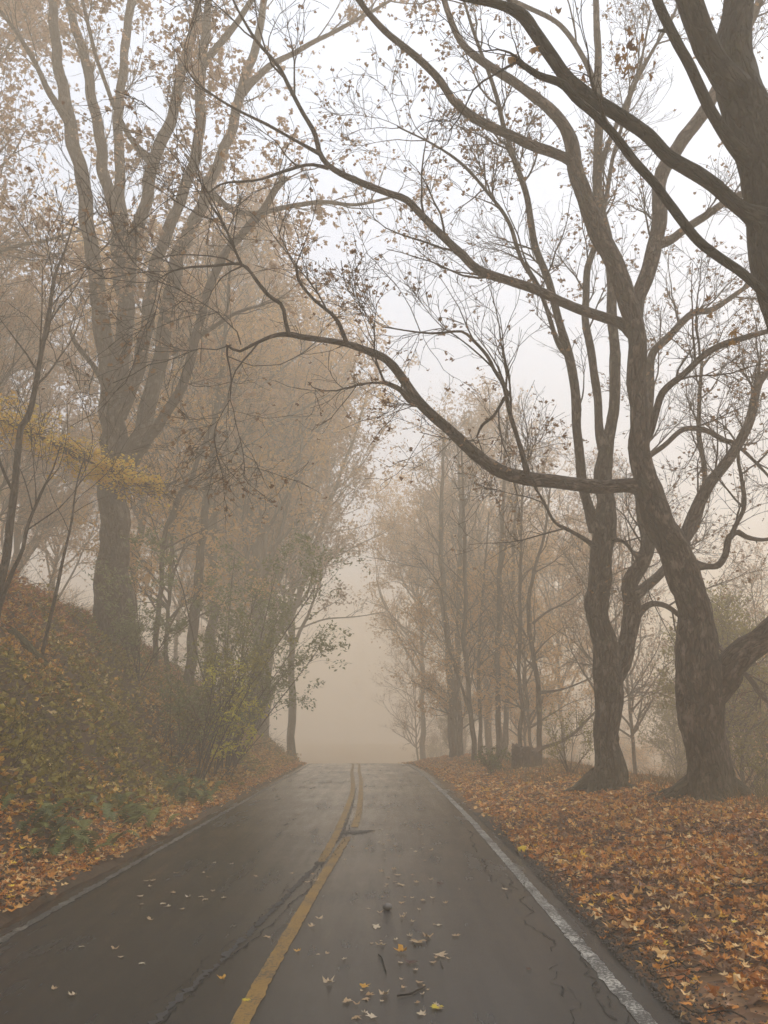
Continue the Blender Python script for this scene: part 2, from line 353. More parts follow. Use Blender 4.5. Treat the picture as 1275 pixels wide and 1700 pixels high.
def dia_leaf(curl=.12):
    return np.array([[0, -.5, 0], [.34, .02, curl], [0, .5, 0], [-.34, .02, curl]]), np.array([[0, 1, 2], [0, 2, 3]])
def ragged_leaf(curl=.15):
    return np.array([[0, -.45, 0], [.42, -.2, curl], [.20, .05, 0], [.42, .32, curl], [0, .55, -.05], [-.42, .3, curl], [-.2, .05, 0], [-.40, -.22, curl]]), np.array([[0, 1, 2], [2, 3, 4], [4, 5, 6], [6, 7, 0], [0, 2, 4], [0, 4, 6]])
STARS = [star_leaf(i, c) for i, c in enumerate((.55, .25, .9, -.5, .4, 1.1))]
def rot_mats(rng, n, tilt):              # random turn about z, then a tilt of the given spread
    a = rng.uniform(0, 6.28, n); b = rng.uniform(0, 6.28, n); t = np.abs(rng.normal(0, tilt, n)) if np.isscalar(tilt) else tilt
    ca, sa = np.cos(a), np.sin(a); Z = np.zeros(n)
    Rz = np.stack([np.stack([ca, -sa, Z], -1), np.stack([sa, ca, Z], -1), np.stack([Z, Z, Z + 1], -1)], 1)
    k = np.stack([np.cos(b), np.sin(b), Z], 1); K = np.stack([np.stack([Z, Z, k[:, 1]], -1), np.stack([Z, Z, -k[:, 0]], -1), np.stack([-k[:, 1], k[:, 0], Z], -1)], 1)
    I = np.eye(3)[None]; Rt = I + np.sin(t)[:, None, None] * K + (1 - np.cos(t))[:, None, None] * (K @ K)
    return Rt @ Rz
def scatter(rng, P, size, leaf, tilt):   # leaves at points P
    v, f = leaf; n = len(P)
    if n == 0: return np.zeros((0, 3)), np.zeros((0, f.shape[1]), int)
    Rm = rot_mats(rng, n, tilt)
    V = P[:, None] + size[:, None, None] * np.einsum('nij,vj->nvi', Rm, v)
    Fc = f[None] + (np.arange(n) * len(v))[:, None, None]
    return V.reshape(-1, 3), Fc.reshape(-1, f.shape[1])

# ------------------------------------------------------------------ ground, embankment, verge
def sheet(name, xs, ys, fz, mat):
    X, Y = np.meshgrid(xs, ys, indexing='ij'); Z = fz(X, Y)
    return mk(name, np.stack([X, Y, Z], -1), grid_faces(len(xs), len(ys))[:, ::-1], mat)
def spaced(c, lo, hi, d0, g):
    a = [0.]
    st = d0
    while a[-1] < hi - c: a.append(a[-1] + st); st *= g
    b = [0.]; st = d0
    while b[-1] < c - lo: b.append(b[-1] + st); st *= g
    return np.array(sorted({round(c - v, 4) for v in b} | {round(c + v, 4) for v in a}))
EM_Y, EM_W = (-2.0, 62.0), 8.6
def in_patch(X, Y):
    s = xl_(Y) - .28 - X; t = X - xr_(Y) - .24
    e = sstep((Y + 1.6) / 1.2) * sstep((61 - Y) / 2)
    return e * np.maximum(sstep((s + .5) / .3) * sstep((EM_W - .5 - s) / .8), sstep((t + .5) / .3) * sstep((6.6 - t) / .8))
gx = spaced(-.8, -230, 230, .3, 1.035); gy = spaced(8, -60, 250, .4, 1.03)
ground = sheet('ground', gx, gy, lambda X, Y: H(X, Y) - .16 * in_patch(X, Y) - .12 * sstep((4 - np.abs(X - xc(Y))) / .8), 'floor')
tag(ground, 'leaf-covered woodland floor sloping away under the foggy trees', 'ground', kind='structure')
ys = np.arange(EM_Y[0], EM_Y[1] + .01, .22)
def strip(name, s0, s1, side, step, mat, label, cat):
    s = np.arange(s0, s1 + .001, step); S_, Y = np.meshgrid(s, ys, indexing='ij')
    X = (xl_(Y) - .28 - S_) if side < 0 else (xr_(Y) + .24 + S_)
    Z = H(X, Y); edge = sstep((S_ - s0) / .25) * sstep((s1 - S_) / .5) * sstep((Y - EM_Y[0]) / .8) * sstep((EM_Y[1] - Y) / 1.5)
    Z = Z - .20 * (1 - edge)
    f = grid_faces(len(s), len(ys)); o = mk(name, np.stack([X, Y, Z], -1), f if side < 0 else f[:, ::-1], mat)
    return tag(o, label, cat, kind='structure')
bank = strip('embankment', -.25, EM_W, -1, .2, 'soil', 'steep leafy embankment rising along the left of the road', 'embankment')
verge = strip('verge', -.25, 6.6, 1, .2, 'floor', 'grass verge buried in brown leaves right of the road', 'verge')

# ------------------------------------------------------------------ road with its lines, seam and cracks
ry = np.concatenate([np.arange(-6, 34, .25), np.arange(34, 110, 1.0)])
def edge_noise(y, k): return .045 * fbm(y * 1.3, y * 0 + k, 2.1, k) + .03 * fbm(y * 6, y * 0 + k, 2.0, k + 3)
cross = np.array([0, .0, .02, .06, .15, .3, .5, .7, .85, .94, .98, 1, 1])
Y = np.repeat(ry[None], len(cross), 0)
XL = xl_(ry) - .20 + edge_noise(ry, 2); XR = xr_(ry) + .26 + edge_noise(ry, 5)
X = XL[None] + (XR - XL)[None] * cross[:, None]
Z = zr(Y) + .02 * (1 - (2 * cross[:, None] - 1) ** 2); Z[[0, -1]] -= .13; Z[[1, -2]] -= .006
road = tag(mk('road', np.stack([X, Y, Z], -1), grid_faces(len(cross), len(ry))[:, ::-1], 'asphalt'), 'wet dark asphalt two-lane road running into the fog', 'road', kind='structure')
def zroad(x, y):
    l = np.interp(y, ry, XL); r = np.interp(y, ry, XR); c = (x - l) / (r - l)
    return np.interp(y, ry, zr(ry)) + .02 * (1 - (2 * c - 1) ** 2)
def ribbon(name, pts, w0, lift, mat, rag=.0, label=None, seed=0, step=.06, grow_=0.):
    P = spline(np.array([(x, y, 0., w) for (x, y, w) in pts]), step); rg = np.random.default_rng(seed)
    T = nrm(np.gradient(P[:, :2], axis=0)); Nn = np.stack([-T[:, 1], T[:, 0]], 1); n = len(P)
    hw = P[:, 3:4] * w0 / 2
    a = P[:, :2] + Nn * (hw + rag * rg.normal(size=(n, 1))); b = P[:, :2] - Nn * (hw + rag * rg.normal(size=(n, 1)))
    if grow_: j = grow_ * np.cumsum(rg.normal(size=n)); j -= np.linspace(0, j[-1], n); a[:, 0] += j; b[:, 0] += j
    c = (a + b) / 2
    V = np.concatenate([np.stack([q[:, 0], q[:, 1], zroad(q[:, 0], q[:, 1]) + lift], 1) for q in (a, c, b)])
    f = grid_faces(3, n); o = mk(name, V, f, mat, road)
    if label: o['label'] = label
    return o
yw = [(-.0, 0)]
ribbon('white_line', [(float(xr_(y)), y, 1.) for y in np.arange(-5, 55, 1.5)], .115, .005, 'white', .006, 'worn white edge line on the right', 1)
ribbon('white_line', [(float(xl_(y)) + .02, y, 1.) for y in np.arange(-5, 55, 1.5)], .085, .005, 'white_thin', .010, 'faint white edge line on the left', 2)
ribbon('yellow_line', [(-1.02, -5, 1), (-.93, 2, 1), (-.86, 5.2, 1), (-.74, 8.6, 1), (-.64, 10.8, 1), (-.565, 12.55, 1)], .115, .005, 'yellow', .004, 'near yellow centre line', 3)
ribbon('yellow_line', [(-.50, 13.7, 1), (-.50, 16, 1), (-.58, 20, 1), (-.72, 25, 1), (-.93, 30, 1), (-1.45, 42, 1), (-3.4, 58, 1)], .115, .005, 'yellow', .008, 'right-hand yellow line of the far pair', 4)
ribbon('yellow_line', [(-.80, 10.4, .8), (-.77, 12, 1), (-.755, 14, 1), (-.80, 20, 1), (-.98, 25, 1), (-1.22, 30, 1), (-1.75, 42, 1), (-3.7, 58, 1)], .115, .005, 'yellow', .008, 'left-hand yellow line of the far pair', 5)
seam = [(-1.55, 2.0, 1), (-1.33, 5.1, 1), (-1.15, 6.6, 1), (-.96, 8.4, 1), (-.80, 10.0, 1), (-.70, 11.5, 1), (-.62, 12.9, .8), (-.62, 14.0, .6), (-.63, 17, .5), (-.72, 22, .4)]
ribbon('rough_seam', [(x - .05, y, k) for x, y, k in seam], .05, .0035, 'old_asphalt', .018, 'crumbled paving seam beside the yellow line', 6, .04)
ribbon('crack', [(x, y, k) for x, y, k in seam], .012, .0065, 'crack', .005, 'long dark crack along the centre seam', 7, .035, .008)
ribbon('crack', [(x - .09, y, k * .8) for x, y, k in seam[:6]], .004, .0065, 'crack', .004, None, 8, .035, .013)
ribbon('road_patch', [(-.66, 12.95, .6), (-.5, 13.02, 1), (-.32, 13.1, .9), (-.18, 13.25, .3)], .26, .0075, 'old_asphalt', .05, 'small broken patch interrupting the yellow line', 9, .03)
ribbon('crack', [(-.66, 13.2, 1), (-.45, 13.22, 1), (-.2, 13.3, 1), (.05, 13.4, .5)], .018, .010, 'crack', .015, None, 10, .03)
rk = np.random.default_rng(12)
for k in range(11):
    y0 = rk.uniform(4.3, 9.5); x0 = 1.59 - rk.uniform(.10, .42); L = rk.uniform(.5, 1.5)
    ribbon('crack', [(x0 + .035 * math.sin(k + q * 2.1) + (.02 * q), y0 + q * L / 4, .5 + .5 * math.sin(1.2 * q + .5)) for q in range(5)], .011, .0045 + .0004 * k, 'crack', .004, None, 20 + k, .05, .020)
for k, (x, y) in enumerate([(1.2, 9.8), (1.25, 11.2), (1.33, 12.4)]):
    ribbon('crack', [(x, y, .6), (x + .08, y + .5, 1), (x + .05, y + 1.1, .5)], .013, .0045, 'crack', .006, None, 50 + k, .04, .01)

# gravel where the asphalt ends
gv = Bag(); rg = np.random.default_rng(5); N = 5200
yy = rg.uniform(3.5, 16, N); ss = np.abs(rg.normal(0, .22, N)) * np.interp(yy, [3.5, 7, 12], [1.5, 1, .7]); xx = xr_(yy) + .20 + ss
hexa = np.array([[1, 0, 0], [-.9, 0, 0], [0, 1, 0], [0, -.8, 0], [0, 0, .7], [0, 0, -.6]]), np.array([[0, 2, 4], [2, 1, 4], [1, 3, 4], [3, 0, 4], [2, 0, 5], [1, 2, 5], [3, 1, 5], [0, 3, 5]])
gz = np.maximum(H(xx, yy), np.where(ss < .08, zr(yy), -9)) + .002
V, f = scatter(rg, np.stack([xx, yy, gz], 1), rg.uniform(.005, .018, N), hexa, .5)
tag(mk('gravel', V, f, 'gravel', smooth=False), 'loose dark gravel along the broken asphalt edge', 'gravel', kind='stuff')

# ------------------------------------------------------------------ leaves on the ground
def s_foot(y): return np.interp(y, [4, 9, 13, 17, 25, 50], [1.35, 1.25, .90, .60, .50, .45])
def litter_pts(rng, n, side, smin, smax, y0, y1, bias=1.0, edge=.25):
    y = y0 + (y1 - y0) * rng.uniform(0, 1, n) ** bias; s = smin + (smax - smin) * rng.uniform(0, 1, n)
    x = (xl_(y) - .2 - s) if side < 0 else (xr_(y) + .2 + s)
    keep = rng.uniform(0, 1, n) < sstep((s - smin - .10 - .10 * fbm(y, y * 0 + side, 2.3, 8)) / edge) + .06
    x, y, s = x[keep], y[keep], s[keep]
    return x, y, np.where(s < .07, zr(y) + .006, H(x, y)) , s
def gravel_gap(x, y):                    # bare gravelly tongue at the near right corner
    return np.exp(-((x - 2.22 - .03 * (y - 5)) / .20) ** 2) * np.exp(-((y - 5.4) / 1.2) ** 2)
rl = np.random.default_rng(21)
B = Bag()
x, y, z, s = litter_pts(rl, 39000, 1, 0.02, 5.4, 2.6, 15, 1.15)
k = rl.uniform(0, 1, len(x)) > .96 * gravel_gap(x, y); x, y, z = x[k], y[k], z[k]
P = np.stack([x, y, z + rl.uniform(.0, .07, len(x))], 1)
near = np.argsort(np.hypot(P[:, 0], P[:, 1])); inview = [i for i in near if abs(P[i, 0] / (P[i, 1] * .966 + .001 - 1.5 * .259)) < .50 and (CY + F * math.tan(PITCH + math.atan2(1.8 - P[i, 2], P[i, 1]))) < 1690]
pick = set(inview[:1600:5][:300]); rest = np.array([i for i in range(len(P)) if i not in pick]); wetm = fbm(P[rest, 0], P[rest, 1], 2.6, 3) + .5 * rl.normal(size=len(rest)) > .28; wetl = rest[wetm]; rest = rest[~wetm]
sz = np.clip(rl.lognormal(math.log(.064), .34, len(P)), .03, .15)
for q in range(8):
    sel = rest[q::8]; V, f = scatter(rl, P[sel], sz[sel], (STARS[:3] + [STARS[5], oval_leaf(.35), oval_leaf(-.3, .4), ragged_leaf(.35), ragged_leaf(-.3)])[q], .68); B.add(V, f)
B2 = Bag()
for q in range(4):
    sel = wetl[q::4]; V, f = scatter(rl, P[sel] - [0, 0, .008], sz[sel] * .95, (STARS[3], oval_leaf(.2), ragged_leaf(.2), STARS[1])[q], .5); B2.add(V, f)
tag(B2.build('leaf_litter', 'litter_wet', verge, False), 'darker sodden leaves among the carpet', kind='stuff')
x, y, z, s = litter_pts(rl, 24000, 1, 0.02, 6.2, 15, 46, 1.3)
V, f = scatter(rl, np.stack([x, y, z + rl.uniform(0, .06, len(x))], 1), np.clip(rl.normal(.085, .03, len(x)), .04, .15), ragged_leaf(), .5); B.add(V, f)
tag(B.build('leaf_litter', 'litter', verge, False), 'carpet of fallen brown maple leaves', kind='stuff')
nt_ = 900; yt = rl.uniform(3, 22, nt_); xt = xr_(yt) + .35 + rl.uniform(0, 5, nt_); at_ = rl.uniform(0, 6.28, nt_); lt = rl.uniform(.08, .4, nt_)
PT = np.stack([np.stack([xt + np.cos(at_) * lt * u + .03 * np.sin(u * 5 + at_), yt + np.sin(at_) * lt * u, H(xt + np.cos(at_) * lt * u, yt + np.sin(at_) * lt * u) + .055 + .02 * np.sin(9 * u + at_)], 1) for u in np.linspace(-.5, .5, 5)], 1)
V, f = tubes(PT, np.repeat(rl.uniform(.002, .006, nt_)[:, None], 5, 1), 4)
tag(mk('twig_litter', V, f, 'twig', verge, True, V), kind='stuff')
meshes = {}
for i in sorted(pick):
    q = i % 6
    if q not in meshes:
        v, f = STARS[q]; o = mk('leaf', v, f, 'litter', verge, False); meshes[q] = o.data
    else:
        o = bpy.data.objects.new('leaf', meshes[q]); COL.objects.link(o); o.parent = verge
    m = rot_mats(rl, 1, .45)[0] * sz[i] * 1.0
    o.matrix_parent_inverse = Matrix(); o.matrix_basis = Matrix.Translation(Vector(P[i] + [0, 0, .02])) @ Matrix(m.tolist()).to_4x4()
B = Bag()
x, y, z, s = litter_pts(rl, 17000, -1, 0.02, 1.75, 4.5, 30, 1.3, .2); k = s < s_foot(y) + .35; x, y, z = x[k], y[k], z[k]
P2 = np.stack([x, y, z + rl.uniform(0, .05, len(x))], 1)
for q in range(6):
    sel = slice(q, None, 6); V, f = scatter(rl, P2[sel], np.clip(rl.normal(.075, .022, len(P2[sel])), .04, .13), STARS[q] if q < 3 else ragged_leaf(.2), .45); B.add(V, f)
x, y, z, s = litter_pts(rl, 7000, -1, 0.02, 2.0, 30, 52, 1.2, .2)
V, f = scatter(rl, np.stack([x, y, z + .03], 1), rl.uniform(.07, .15, len(x)), ragged_leaf(), .5); B.add(V, f)
tag(B.build('leaf_litter', 'litter', bank, False), 'rust brown leaves drifted along the foot of the bank', kind='stuff')

# ------------------------------------------------------------------ undergrowth on the embankment
ru = np.random.default_rng(31)
def bank_pts(n, s0, s1, y0, y1, bias):
    y = y0 + (y1 - y0) * ru.uniform(0, 1, n) ** bias; s = ru.uniform(s0, s1, n); x = xl_(y) - .28 - s
    return x, y, H(x, y), s
x, y, z, s = bank_pts(104000, .35, 7.0, 4, 52, 1.5)
cl = fbm(x, y, 1.9, 5) ; hgt = .05 + .40 * np.clip(cl + .2, 0, 1.2) + .45 * np.clip(fbm(x, y, 3.6, 13) - .35, 0, 1)
k = (ru.uniform(0, 1, len(x)) < .5 + 1.3 * np.clip(fbm(x, y, 4.3, 15) + .5, 0, 1)) & (ru.uniform(0, 1, len(x)) < np.clip((s - s_foot(y) + .1 - .15 * fbm(x, y, 2.2, 6)) / .3, .0, 1))
x, y, z, s, cl, hgt = x[k], y[k], z[k], s[k], cl[k], hgt[k]
P = np.stack([x + .35 * hgt * ru.uniform(0, 1, len(x)), y - .15 * hgt, z + hgt * ru.uniform(0, 1, len(x)) ** .7], 1)
zone = fbm(x, y, .75, 11) + .30 * ru.normal(size=len(x)); up_ = (s - 3.6) / 2
mi = np.where(zone + .35 * (cl) - .5 * np.clip(up_, -.2, 2) > .12, 0, np.where(up_ + .5 * ru.normal(size=len(x)) > .55, 2, 1))
szl = ru.uniform(.055, .15, len(x))
Vs, Fs_, Ms = [], [], []; n0 = 0
for lf, sel in ((oval_leaf(.12), np.arange(len(x)) % 3 == 0), (oval_leaf(.25, .22), np.arange(len(x)) % 3 == 1), (ragged_leaf(.2), np.arange(len(x)) % 3 == 2)):
    V, f = scatter(ru, P[sel], szl[sel], lf, .9); Vs.append(V); Fs_.append(f + n0); n0 += len(V); Ms.append(np.repeat(mi[sel], len(lf[1])))
ug = mk('undergrowth', np.concatenate(Vs), np.concatenate(Fs_), ['ivy', 'brush', 'rust'], None, False, None, np.concatenate(Ms))
tag(ug, 'tangled green and brown undergrowth covering the embankment', 'undergrowth', kind='stuff')
x, y, z, s = bank_pts(4600, 1.4, 7.0, 5, 45, 1.4); n = len(x)
d = nrm(np.stack([.5 + ru.normal(0, .5, n), ru.normal(0, .5, n), 1 + 0 * x], 1)); L = ru.uniform(.2, 1.1, n); K = 5; PP = np.zeros((n, K, 3)); PP[:, 0] = np.stack([x, y, z - .03], 1)
for q in range(1, K): d = nrm(d + ru.normal(0, .18, (n, 3)) + [.06, 0, -.10]); PP[:, q] = PP[:, q - 1] + d * (L / (K - 1))[:, None]
V, f = tubes(PP, np.repeat(ru.uniform(.0025, .005, n)[:, None], K, 1) * np.linspace(1, .5, K), 3)
tag(mk('bramble_stems', V, f, 'twig', bark=V), 'thin arching bramble stems on the embankment', 'brambles', kind='stuff')

# ------------------------------------------------------------------ trees drawn limb by limb
def trace(pts, d0, d1=None, step=.11):
    """pts: (px, py, width px); depth runs evenly from d0 to d1 along the limb"""
    d1 = d0 if d1 is None else d1; n = len(pts); rows = []
    for i, (px, py, wd) in enumerate(pts):
        d = d0 + (d1 - d0) * i / (n - 1); rows.append([*at(px, py, d), wd * d / F / 2])
    return spline(rows, step)
def to_ground(path, depth=.35):          # lengthen the foot of a trunk straight into the soil
    p = path[0]; g = hz(p[0], p[1]) - depth
    if p[2] <= g + .05: return path
    t = path[0, :3] - path[min(8, len(path) - 1), :3]; t = t / abs(t[2]) if t[2] < -.3 else np.array([0, 0, -1.])
    q = p.copy(); q[:3] = p[:3] + t * (p[2] - g); q[3] *= 1.05
    n = max(3, int((p[2] - g) / .11)); ext = q + (p - q) * np.linspace(0, 1, n, endpoint=False)[:, None]
    return np.vstack([ext, path])
def tree(name, label, seed, trunk, limbs, mat, twig_cfg, leaf_cfg, S=22, group=None, flare=(.28, .4), cat='tree', burls=6, lump=.05, roots=0):
    """trunk/limbs: traced paths; twig_cfg: per-metre counts; leaf_cfg: (material, per twig, size, tilt, leaf)"""
    rng = np.random.default_rng(seed); trunk = to_ground(trunk)
    bx, by = trunk[0, :2]; e = empty(name, (bx, by, hz(bx, by)), label, cat, group)
    V, f, tip, bk = trunk_mesh(trunk, S, rng, lump, flare, burls=burls); mk('trunk', V, [f, tip], mat, e, True, bk)
    allp = [(trunk, .25)]
    r0 = trunk[4, 3]; zb = hz(bx, by)
    for k in range(roots):
        a = 6.283 * (k + rng.uniform(-.3, .3)) / roots + .4; ln = r0 * rng.uniform(1.9, 3.4); c, sn = math.cos(a), math.sin(a); q = []
        for u, hh, wd in ((.25, .55, .42), (.75, .28, .36), (1.15, .10, .27), (1.6, .03, .19), (2.1, -.03, .13), (2.8, -.12, .07)):
            d_ = u * ln / 2.4 + .0; bend_ = .25 * r0 * math.sin(u * 1.7 + k); x_ = bx + c * d_ - sn * bend_; y_ = by + sn * d_ + c * bend_; q.append([x_, y_, max(hz(x_, y_), zb - .4) + hh * r0 * 1.6 - .02, wd * r0])
        V, f, tip, bk = trunk_mesh(spline(q, .06), 10, rng, .08); mk('root', V, [f, tip], mat, e, True, bk)
    for L in limbs:
        pth, dens = L[0], L[1]
        s = int(np.clip(6 + pth[0, 3] * 70, 6, 18)); V, f, tip, bk = trunk_mesh(pth, s, rng, lump * .8, burls=2); mk('limb', V, [f, tip], mat, e, True, bk)
        allp.append((pth, dens))
    for k, (pth, dens) in enumerate(allp[1:]):
        for _ in range(rng.poisson(len(pth) * .012)):
            i = int(rng.integers(3, max(4, len(pth) - 3))); T = nrm(pth[min(i + 1, len(pth) - 1), :3] - pth[i - 1, :3]); pr = rng.normal(size=3); pr = nrm(pr - T * pr.dot(T)); r = pth[i, 3]
            if r < .02: continue
            dd = nrm(pr + .7 * T); ln = rng.uniform(.5, 1.5) * r + .03; q = np.array([[*(pth[i, :3] + dd * u), r * rr_s] for u, rr_s in ((0, .55), (r, .42), (r + ln * .5, .33), (r + ln, .26))])
            V, f, tip, bk = trunk_mesh(spline(q, .05), 7, rng, .08); mk('stub', V, [f, tip], mat, e, True, bk)
    tw = Bag(); tipsP = []
    d1, d2, d3, l1, l2, l3, up = twig_cfg
    PP, RR, ii, tt = [], [], [], []
    for k, (pth, dens) in enumerate(allp):
        q, Ln = resamp(pth); PP.append(q[:, :3]); RR.append(q[:, 3]); n = rng.poisson(max(.01, Ln * d1 * dens)) if k else 0
        ii += [k] * n; tt += list(rng.uniform(.18, 1, n))
        if k: ii += [k, k]; tt += [.97, .99]
    PP = np.array(PP); RR = np.array(RR); ii = np.array(ii); tt = np.array(tt)
    if len(ii):
        n = len(ii); P1, R1 = grow(rng, PP, RR, ii, tt, rng.uniform(.5, 1.2, n) * l1, rng.uniform(.4, 1.1, n), 8, .13, up, .5, .022, .006)
        V, f = tubes(P1, R1, 5); tw.add(V, f)
        m = rng.poisson(d2, n); i2 = np.repeat(np.arange(n), m); n2 = len(i2)
        P2, R2 = grow(rng, P1, R1, i2, rng.uniform(.15, 1, n2), rng.uniform(.5, 1.3, n2) * l2, rng.uniform(.4, 1.0, n2), 6, .16, up, .6, .010, .0042)
        V, f = tubes(P2, R2, 4); tw.add(V, f)
        m = rng.poisson(d3, n2); i3 = np.repeat(np.arange(n2), m); n3 = len(i3)
        P3, R3 = grow(rng, P2, R2, i3, rng.uniform(.2, 1, n3), rng.uniform(.5, 1.3, n3) * l3, rng.uniform(.4, 1.0, n3), 4, .20, up * .5, .7, .005, .0032)
        V, f = tubes(P3, R3, 3); tw.add(V, f)
        tag(tw.build('twigs', 'twig', e), kind='stuff')
        lm, per, sz, tilt, lf = leaf_cfg
        if per > 0:
            cl = rng.uniform(0, 1, n)[i2][i3] ** 1.5 * 2.5          # some branchlets keep their leaves, others are bare
            m = rng.poisson(per * cl); j = np.repeat(np.arange(n3), m); nn = len(j)
            pos = P3[j, rng.choice([2, 3, 3, 3], nn)] + rng.normal(0, .035, (nn, 3)); pos[:, 2] -= .03
            V, f = scatter(rng, pos, rng.uniform(.7, 1.3, nn) * sz, lf, tilt); o = mk('crown', V, f, lm, e, False)
    return e

# --- the leaning maple nearest the middle of the right verge
D = 13.0
A_tr = trace([(1181, 1322, 90), (1178, 1301, 84), (1172, 1250, 79), (1170, 1201, 79), (1166, 1150, 84), (1161, 1110, 82), (1150, 1050, 66), (1146, 1000, 60), (1136, 952, 62), (1119, 902, 58), (1090, 851, 56), (1068, 801, 47), (1060, 751, 41), (1062, 701, 39), (1063, 651, 37), (1060, 600, 35), (1053, 550, 34), (1045, 515, 34), (1024, 455, 33), (1001, 392, 33), (976, 341, 31), (956, 286, 29), (947, 241, 27), (930, 205, 22), (901, 171, 20), (856, 136, 18), (806, 105, 16), (765, 70, 13), (743, 20, 11), (725, -60, 9), (700, -160, 6)], D, D - .6)
dA = D
A_l = [
 (trace([(1085, 840, 40), (1062, 812, 36), (1040, 806, 27), (986, 806, 26), (916, 799, 26), (871, 794, 26), (826, 781, 25), (786, 751, 23), (740, 711, 21), (700, 671, 20), (665, 622, 18), (640, 595, 16), (602, 580, 14), (567, 570, 12), (502, 560, 11), (477, 555, 10), (452, 558, 7), (417, 573, 6), (397, 583, 5), (376, 573, 4)], D, D - 2.2), .30),
 (trace([(480, 556, 9), (474, 532, 8), (469, 507, 8), (447, 492, 8), (427, 467, 7), (402, 439, 6), (351, 442, 5), (311, 444, 4), (281, 452, 3), (255, 470, 2)], D - 1.85, D - 2.3), .8),
 (trace([(402, 441, 6), (390, 415, 5), (371, 372, 5), (351, 341, 4), (336, 311, 3), (325, 270, 2)], D - 2.1, D - 2.4), .7),
 (trace([(575, 568, 9), (557, 527, 7), (522, 497, 6), (497, 467, 6), (491, 439, 5)], D - 1.7, D - 1.9, .06), .3),
 (trace([(690, 668, 16), (678, 662, 14), (665, 648, 11), (650, 640, 10), (638, 635, 9)], D - 1.25, D - 1.3, .05), .0),
 (trace([(876, 790, 15), (870, 765, 10), (863, 736, 9), (846, 686, 9), (836, 640, 8), (821, 615, 7), (808, 590, 7), (780, 560, 6), (765, 550, 5), (710, 553, 4), (635, 543, 2)], D - .7, D - 1.2), 1.0),
 (trace([(838, 660, 7), (820, 690, 5), (800, 706, 5), (791, 726, 3)], D - 1, D - 1.1, .06), .8),
 (trace([(378, 574, 5), (377, 590, 4), (384, 626, 3), (382, 665, 2)], D - 2.2, D - 2.3, .06), .6),
 (trace([(1052, 552, 34), (1035, 540, 22), (1011, 530, 20), (961, 512, 19), (896, 484, 18), (846, 467, 17), (791, 447, 17), (765, 422, 16), (735, 392, 14), (700, 356, 13), (675, 331, 13), (640, 319, 12), (592, 301, 12), (552, 281, 11), (532, 258, 10), (522, 221, 9), (502, 186, 8), (482, 146, 8), (462, 108, 7), (427, 70, 6), (402, 30, 5), (382, -10, 4), (350, -80, 3)], D, D - 2.6), .45),
 (trace([(530, 255, 9), (510, 244, 7), (487, 231, 6), (442, 206, 6), (382, 176, 5), (331, 141, 4), (306, 110, 3)], D - 1.9, D - 2.6), .9),
 (trace([(545, 279, 9), (512, 273, 6), (472, 284, 6), (427, 299, 5), (372, 304, 4), (346, 321, 3)], D - 1.8, D - 2.4), .9),
 (trace([(952, 268, 26), (936, 262, 20), (886, 241, 19), (851, 223, 18), (796, 201, 17), (755, 171, 15), (730, 136, 14), (690, 95, 13), (635, 45, 12), (592, -5, 10), (540, -80, 7)], D - .3, D - 2.5), .6),
 (trace([(1050, 535, 34), (1062, 492, 30), (1077, 442, 30), (1089, 392, 29), (1094, 331, 27), (1104, 281, 26), (1132, 236, 24), (1162, 191, 23), (1192, 146, 21), (1225, 80, 18), (1260, 0, 14), (1290, -90, 9)], D, D + 1.6), .6),
 (trace([(1092, 405, 22), (1112, 398, 17), (1137, 381, 15), (1167, 361, 14), (1197, 341, 13), (1240, 318, 11), (1300, 290, 8), (1360, 250, 5)], D + .4, D + 1.4), .9),
 (trace([(1072, 725, 24), (1081, 711, 15), (1087, 691, 14), (1102, 651, 14), (1137, 620, 13), (1162, 595, 13), (1187, 578, 13), (1237, 560, 11), (1290, 545, 9), (1360, 520, 6)], D, D - 1.), .7),
 (trace([(1125, 925, 34), (1137, 890, 24), (1152, 846, 23), (1182, 801, 22), (1212, 761, 20), (1237, 716, 19), (1252, 661, 16), (1262, 632, 14), (1290, 600, 11), (1330, 540, 7)], D + .5, D + 2.2), .9),
 (trace([(1070, 760, 16), (1084, 752, 11), (1105, 738, 10), (1137, 712, 10), (1172, 714, 10), (1200, 730, 8), (1222, 738, 7), (1275, 790, 5), (1310, 830, 3)], D + .4, D + 1.6), .9),
 (trace([(1150, 938, 26), (1172, 940, 13), (1192, 938, 13), (1204, 920, 12), (1210, 895, 12), (1225, 884, 11), (1245, 893, 9), (1275, 895, 7), (1330, 880, 5)], D + .2, D + 1.0, .07), .8),
 (trace([(1212, 893, 10), (1222, 870, 8), (1235, 840, 8), (1230, 790, 7), (1226, 755, 6), (1236, 715, 4)], D + .4, D + .9), 1.),
 (trace([(1165, 1160, 78), (1195, 1130, 58), (1215, 1103, 52), (1240, 1078, 50), (1275, 1055, 48), (1330, 1000, 44), (1390, 900, 38), (1420, 760, 30), (1440, 600, 24), (1450, 400, 18), (1470, 200, 12)], D, D - 1.5), .5),
]
tree('maple_tree', 'leaning old maple on the verge whose long limb arches over the road', 101, A_tr, A_l, 'bark_a', (2.1, 7.0, 4.6, 1.6, .85, .36, .04), ('crown_limb', .60, .068, 1.0, ragged_leaf(.2)), S=30, flare=(.36, .34), roots=6)
